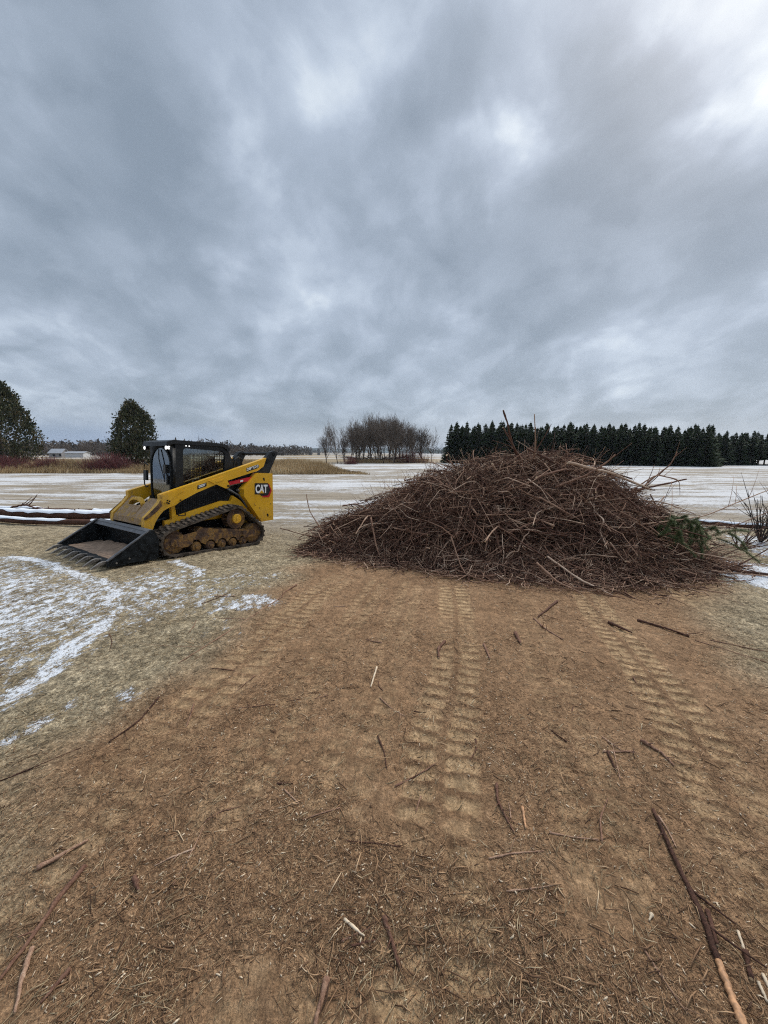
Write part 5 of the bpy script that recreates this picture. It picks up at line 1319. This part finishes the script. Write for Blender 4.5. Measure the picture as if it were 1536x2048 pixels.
for row in range(4):
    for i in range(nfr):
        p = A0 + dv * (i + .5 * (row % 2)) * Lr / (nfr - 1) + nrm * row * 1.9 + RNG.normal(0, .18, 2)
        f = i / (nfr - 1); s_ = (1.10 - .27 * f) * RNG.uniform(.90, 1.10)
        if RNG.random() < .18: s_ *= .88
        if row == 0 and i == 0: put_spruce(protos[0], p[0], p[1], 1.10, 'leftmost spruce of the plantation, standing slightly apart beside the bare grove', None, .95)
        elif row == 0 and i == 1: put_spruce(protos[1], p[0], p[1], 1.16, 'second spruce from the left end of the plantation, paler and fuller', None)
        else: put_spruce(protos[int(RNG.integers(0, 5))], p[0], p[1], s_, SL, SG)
for row in range(4):
    for i in range(20):
        x, y = 51.0 + i * 1.45 + row * .8 + RNG.normal(0, .3), 63.0 - i * .25 + row * 2.0
        u_ = 768 + 740 * x / y
        if u_ < 1480: put_spruce(protos[int(RNG.integers(0, 5))], x, y, RNG.uniform(.70, .80), 'shorter spruce just past the right end of the main plantation row', 'shorter spruces past the row end')
        else: put_spruce(highp[int(RNG.integers(0, 2))], x, y, RNG.uniform(.66, .76), 'spruce with bare lower trunk at the far right, set back behind the main row', 'set-back spruces at the far right')

# ------------------------------------------------------------------ bare deciduous trees
def bare_tree(seed, h, spread=.34, trunks=1, fine=1.0):
    rg = np.random.default_rng(seed); big = []; small = []
    def grow(p, d, l_, r_, lv):
        n_ = 5; t = np.linspace(0, 1, n_)[:, None]; cur = rg.normal(0, .10, 3) * l_; e = d * l_ + np.array([0, 0, .10]) * l_
        P = p + e * t + cur * (t * (1 - t)) * 2
        (big if lv < 2 else small).append((P, np.linspace(r_, r_ * .6, n_)))
        if lv >= 5: return
        nb = {0: 8, 1: 4, 2: 4, 3: 3, 4: 3}[lv]
        for k in range(nb):
            f = rg.uniform(.22 if lv == 0 else .2, 1.0) if k else 1.0
            q = p + e * f + cur * (f * (1 - f)) * 2
            pd = rg.normal(0, 1, 3); pd -= d * (pd @ d); pd /= np.linalg.norm(pd); an = rg.uniform(.3, .85) * (.55 if k == 0 else 1)
            d2 = d * math.cos(an) + pd * math.sin(an); d2[2] = max(d2[2], -.05) + .14; d2 /= np.linalg.norm(d2)
            grow(q, d2, l_ * rg.uniform(.52, .74), r_ * rg.uniform(.38, .55) if k else r_ * .62, lv + 1)
    for k in range(trunks):
        a = rg.uniform(0, 6.28); grow(np.array([math.cos(a), math.sin(a), 0]) * .25 * (trunks > 1), np.array([rg.normal(0, .16), rg.normal(0, .16), 1.0]) / 1.02, h * rg.uniform(.34, .46), h * rg.uniform(.010, .016), 0)
    root = empty('bare_tree')
    for nm, lst, mn in (('trunk', big, .035), ('crown', small, .0115)):
        P = np.array([a for a, b in lst]); Rr = np.maximum(np.array([b for a, b in lst]), mn * fine)
        zmax = 1.0
        tube_obj(nm, P, Rr, M_barkd, parent=root, sides=5 if nm == 'trunk' else 3)
    zs = max(float(np.array([a for a, b in small])[..., 2].max()), .1); root['h'] = zs; return root
bp = [bare_tree(700 + i, 10, trunks=1 + (i % 3 == 0)) for i in range(6)]
hts = {}
for p in bp:
    hts[p.name] = p['h']; del p['h']
def put_bare(i, x, y, h, label, group=None, k=.9):
    p = bp[i % 6]; o = p if p.name not in used else copy_tree(p); used.add(p.name); s_ = h / hts[p.name]
    o.location = (x, y, gz(x, y) - .1); o.rotation_euler = (0, 0, RNG.uniform(0, 6.28)); o.scale = (s_ * k, s_ * k, s_); tag(o, label, 'tree', group)
px = lambda u, Y: (u - 768) / 740 * Y * 1.0
put_bare(0, px(655, 72), 72, 8.0, 'thin bare tree at the left end of the grove', None, .8)
put_bare(1, px(676, 70), 70, 8.6, 'sparse bare tree second from the left end of the grove', None, .8)
BT = [(700, 79, 9.0), (715, 76, 9.4), (728, 82, 10.3), (742, 77, 10.2), (752, 84, 11.3), (762, 79, 10.6), (775, 78, 10.2), (783, 83, 10.8), (797, 77, 9.9), (806, 82, 9.8), (690, 84, 8.2), (735, 87, 10.6), (770, 88, 11.2), (822, 80, 8.6), (812, 86, 9.6), (790, 88, 10.6), (718, 85, 9.8), (705, 74, 8.2), (746, 92, 12), (758, 95, 12.6), (778, 93, 12.2), (800, 92, 11.6), (726, 92, 11.3), (830, 90, 9.6), (768, 74, 9.6), (786, 73, 9.3), (712, 90, 10.3), (818, 75, 8.4)]
for i, (u, Y_, h_) in enumerate(BT): put_bare(i + 2, px(u, Y_), Y_, h_, 'bare grey brown tree crowded with others in the middle of the grove', 'bare trees crowded in the grove')
put_bare(3, px(842, 80), 80, 8.2, 'broad spreading bare tree at the right side of the grove', None, 1.1)
put_bare(4, px(862, 84), 84, 8.0, 'last pale bare tree of the grove, next to the spruces', None, 1.0)
for i, u in enumerate((480, 492, 470, 505, 455)):
    put_bare(i, px(u, 190), 190, (7.2, 6.0, 5.4, 5.0, 5.2)[i], 'small distant bare tree on the skyline just behind the cab', 'distant bare trees behind the cab')
for i, u in enumerate((102, 118, 134, 150, 166, 180, 196, 210, 316, 330, 400, 425)):
    put_bare(i + 1, px(u, 175), 175, RNG.uniform(6.5, 9.5), 'distant bare tree behind the white farm buildings on the left horizon', 'distant bare trees behind the farm')

# far woods: one mass nobody could count
def far_wood(name, x0, x1, y0, y1, h0, n, m, label, seed, spread=1.6):
    rg = np.random.default_rng(seed); x = rg.uniform(x0, x1, n); y = rg.uniform(y0, y1, n); hh = h0 * (.45 + .8 * fbm(x * .03, y * .03, seed, 3)) * rg.uniform(.6, 1.1, n)
    z0 = gzv_(x, y); V = []; t = rg.random((n, 14)); a = rg.uniform(0, 6.28, (n, 14)); w_ = hh[:, None] * .28 * np.sin(np.clip(t * .9 + .12, 0, 1) * math.pi) ** .6
    c = np.stack([x[:, None] + np.cos(a) * w_, y[:, None] + np.sin(a) * w_, z0[:, None] + hh[:, None] * (.08 + .92 * t)], -1).reshape(-1, 3); s_ = np.repeat(hh * .06, 14)[:, None] * rg.uniform(.6, 1.5, (n * 14, 1)) * spread
    u_ = rg.normal(0, 1, (n * 14, 3)); v_ = np.cross(u_, rg.normal(0, 1, (n * 14, 3))); u_ /= np.linalg.norm(u_, axis=1, keepdims=True); v_ /= np.linalg.norm(v_, axis=1, keepdims=True)
    V = np.stack([c - u_ * s_, c + v_ * s_ * .5, c + u_ * s_ + np.array([0, 0, .5]) * s_, c - v_ * s_ * .5], 1).reshape(-1, 3)
    o = mesh_obj(name, V, quads=np.arange(len(V)).reshape(-1, 4), mat=m, attrs={'tint': np.repeat(rg.random(n * 14), 4)}); tag(o, label, 'woods', kind='stuff')
def gzv_(x, y): return ground_z(x, y, False) + 14 * sstep(500, 2200, np.hypot(x, y)) * sstep(200, -900, x)
M_farw = tinted('far_woods', [(0, (.045, .038, .032)), (.6, (.085, .070, .058)), (1, (.13, .11, .09))], .95)
M_fare = tinted('far_evergreens', [(0, (.02, .032, .026)), (1, (.045, .06, .045))], .95)
far_wood('distant_woods', -260, -95, 210, 300, 9, 1500, M_farw, 'brown leafless woods along the left horizon behind the farm', 3)
far_wood('distant_woods', -150, -62, 250, 330, 8, 900, M_farw, 'brown leafless woods on the horizon behind the loader cab', 5)
far_wood('distant_woods', -1500, -300, 1300, 1700, 16, 2600, M_fare, 'dark evergreen woods on the far left hills', 7, 2.2)
far_wood('distant_woods', -420, -60, 900, 1100, 9, 600, M_farw, 'low far tree line between the loader and the grove', 9, 2.)
far_wood('distant_woods', 60, 900, 600, 800, 14, 1400, M_fare, 'far dark trees beyond the plantation', 11, 2.)

# ------------------------------------------------------------------ far farm buildings
def barn(name, x, y, wx, wy, hw_, hr, wallm, roofm, label, cat, wins=3):
    b = empty(name, (x, y, gz(x, y)), R(8), label, cat)
    bm = bmesh.new(); prism(bm, [(-wx / 2, -.3), (wx / 2, -.3), (wx / 2, hw_), (-wx / 2, hw_)], -wy / 2, wy / 2)
    prism(bm, [(-wy / 2, hw_), (wy / 2, hw_), (0, hr - .05)], -wx / 2, wx / 2, 'x'); bm_obj('wall', bm, wallm, b)
    bm = bmesh.new()
    for s in (1, -1): prism(bm, [(s * (wy / 2 + .4), hw_ - .15), (0, hr), (0, hr + .18), (s * (wy / 2 + .4), hw_ + .05)], -wx / 2 - .4, wx / 2 + .4, 'x')
    bm_obj('roof', bm, roofm, b)
    for k in range(wins):
        bm = bmesh.new(); xx = -wx / 2 + wx * (k + .6) / wins; box(bm, xx, xx + 1.0, -wy / 2 - .05, -wy / 2 + .02, hw_ * .35, hw_ * .8); bm_obj('window', bm, M_dark, b)
    return b
M_wwall = simple('white_wall', (.55, .57, .59), .7, 0, .06, 1); M_gwall = simple('grey_wall', (.24, .24, .25), .8, 0, .1, 1); M_roofg = simple('grey_roof', (.30, .31, .33), .6, 0, .12, 1)
M_conc = simple('concrete', (.12, .125, .13), .8, 0, .1, 1)
barn('farm_shed', px(163, 165), 165, 7.0, 5, 1.9, 2.5, M_wwall, M_roofg, 'long low white shed on the far side of the field between the cedars', 'shed', 0)
barn('farm_house', px(126, 170), 170, 5.0, 5, 2.0, 3.8, M_gwall, M_roofg, 'small grey gabled house left of the white shed on the horizon', 'house', 2)
for k, (u, hh, lab) in enumerate(((623, 5.2, 'left one of two tiny dark silos on the horizon left of the grove'), (639, 5.6, 'right one of two tiny dark silos on the horizon left of the grove'))):
    s_ = empty('silo', (px(u, 330), 330, gz(px(u, 330), 330)), label=lab, cat='silo')
    bm = bmesh.new(); rod(bm, (0, 0, -.5), (0, 0, hh), 1.25, n=20); bm_obj('tank', bm, M_conc, s_)
    bm = bmesh.new(); rod(bm, (0, 0, hh), (0, 0, hh + .9), 1.3, .2, n=20); bm_obj('dome', bm, M_conc, s_)

# ------------------------------------------------------------------ the damp air: one even box round everything below the sky
bm = bmesh.new(); box(bm, -4600, 4600, -300, 5600, -12, 95)
def hazeb(n, b, o):
    n.n.remove(b); v_ = n.new('ShaderNodeVolumePrincipled'); v_.inputs['Color'].default_value = (.78, .88, 1.0, 1); v_.inputs['Density'].default_value = .00017; v_.inputs['Anisotropy'].default_value = .2
    n.l.new(v_.outputs[0], o.inputs['Volume'])
hz = bm_obj('haze', bm, mat('haze', hazeb)); tag(hz, kind='stuff')
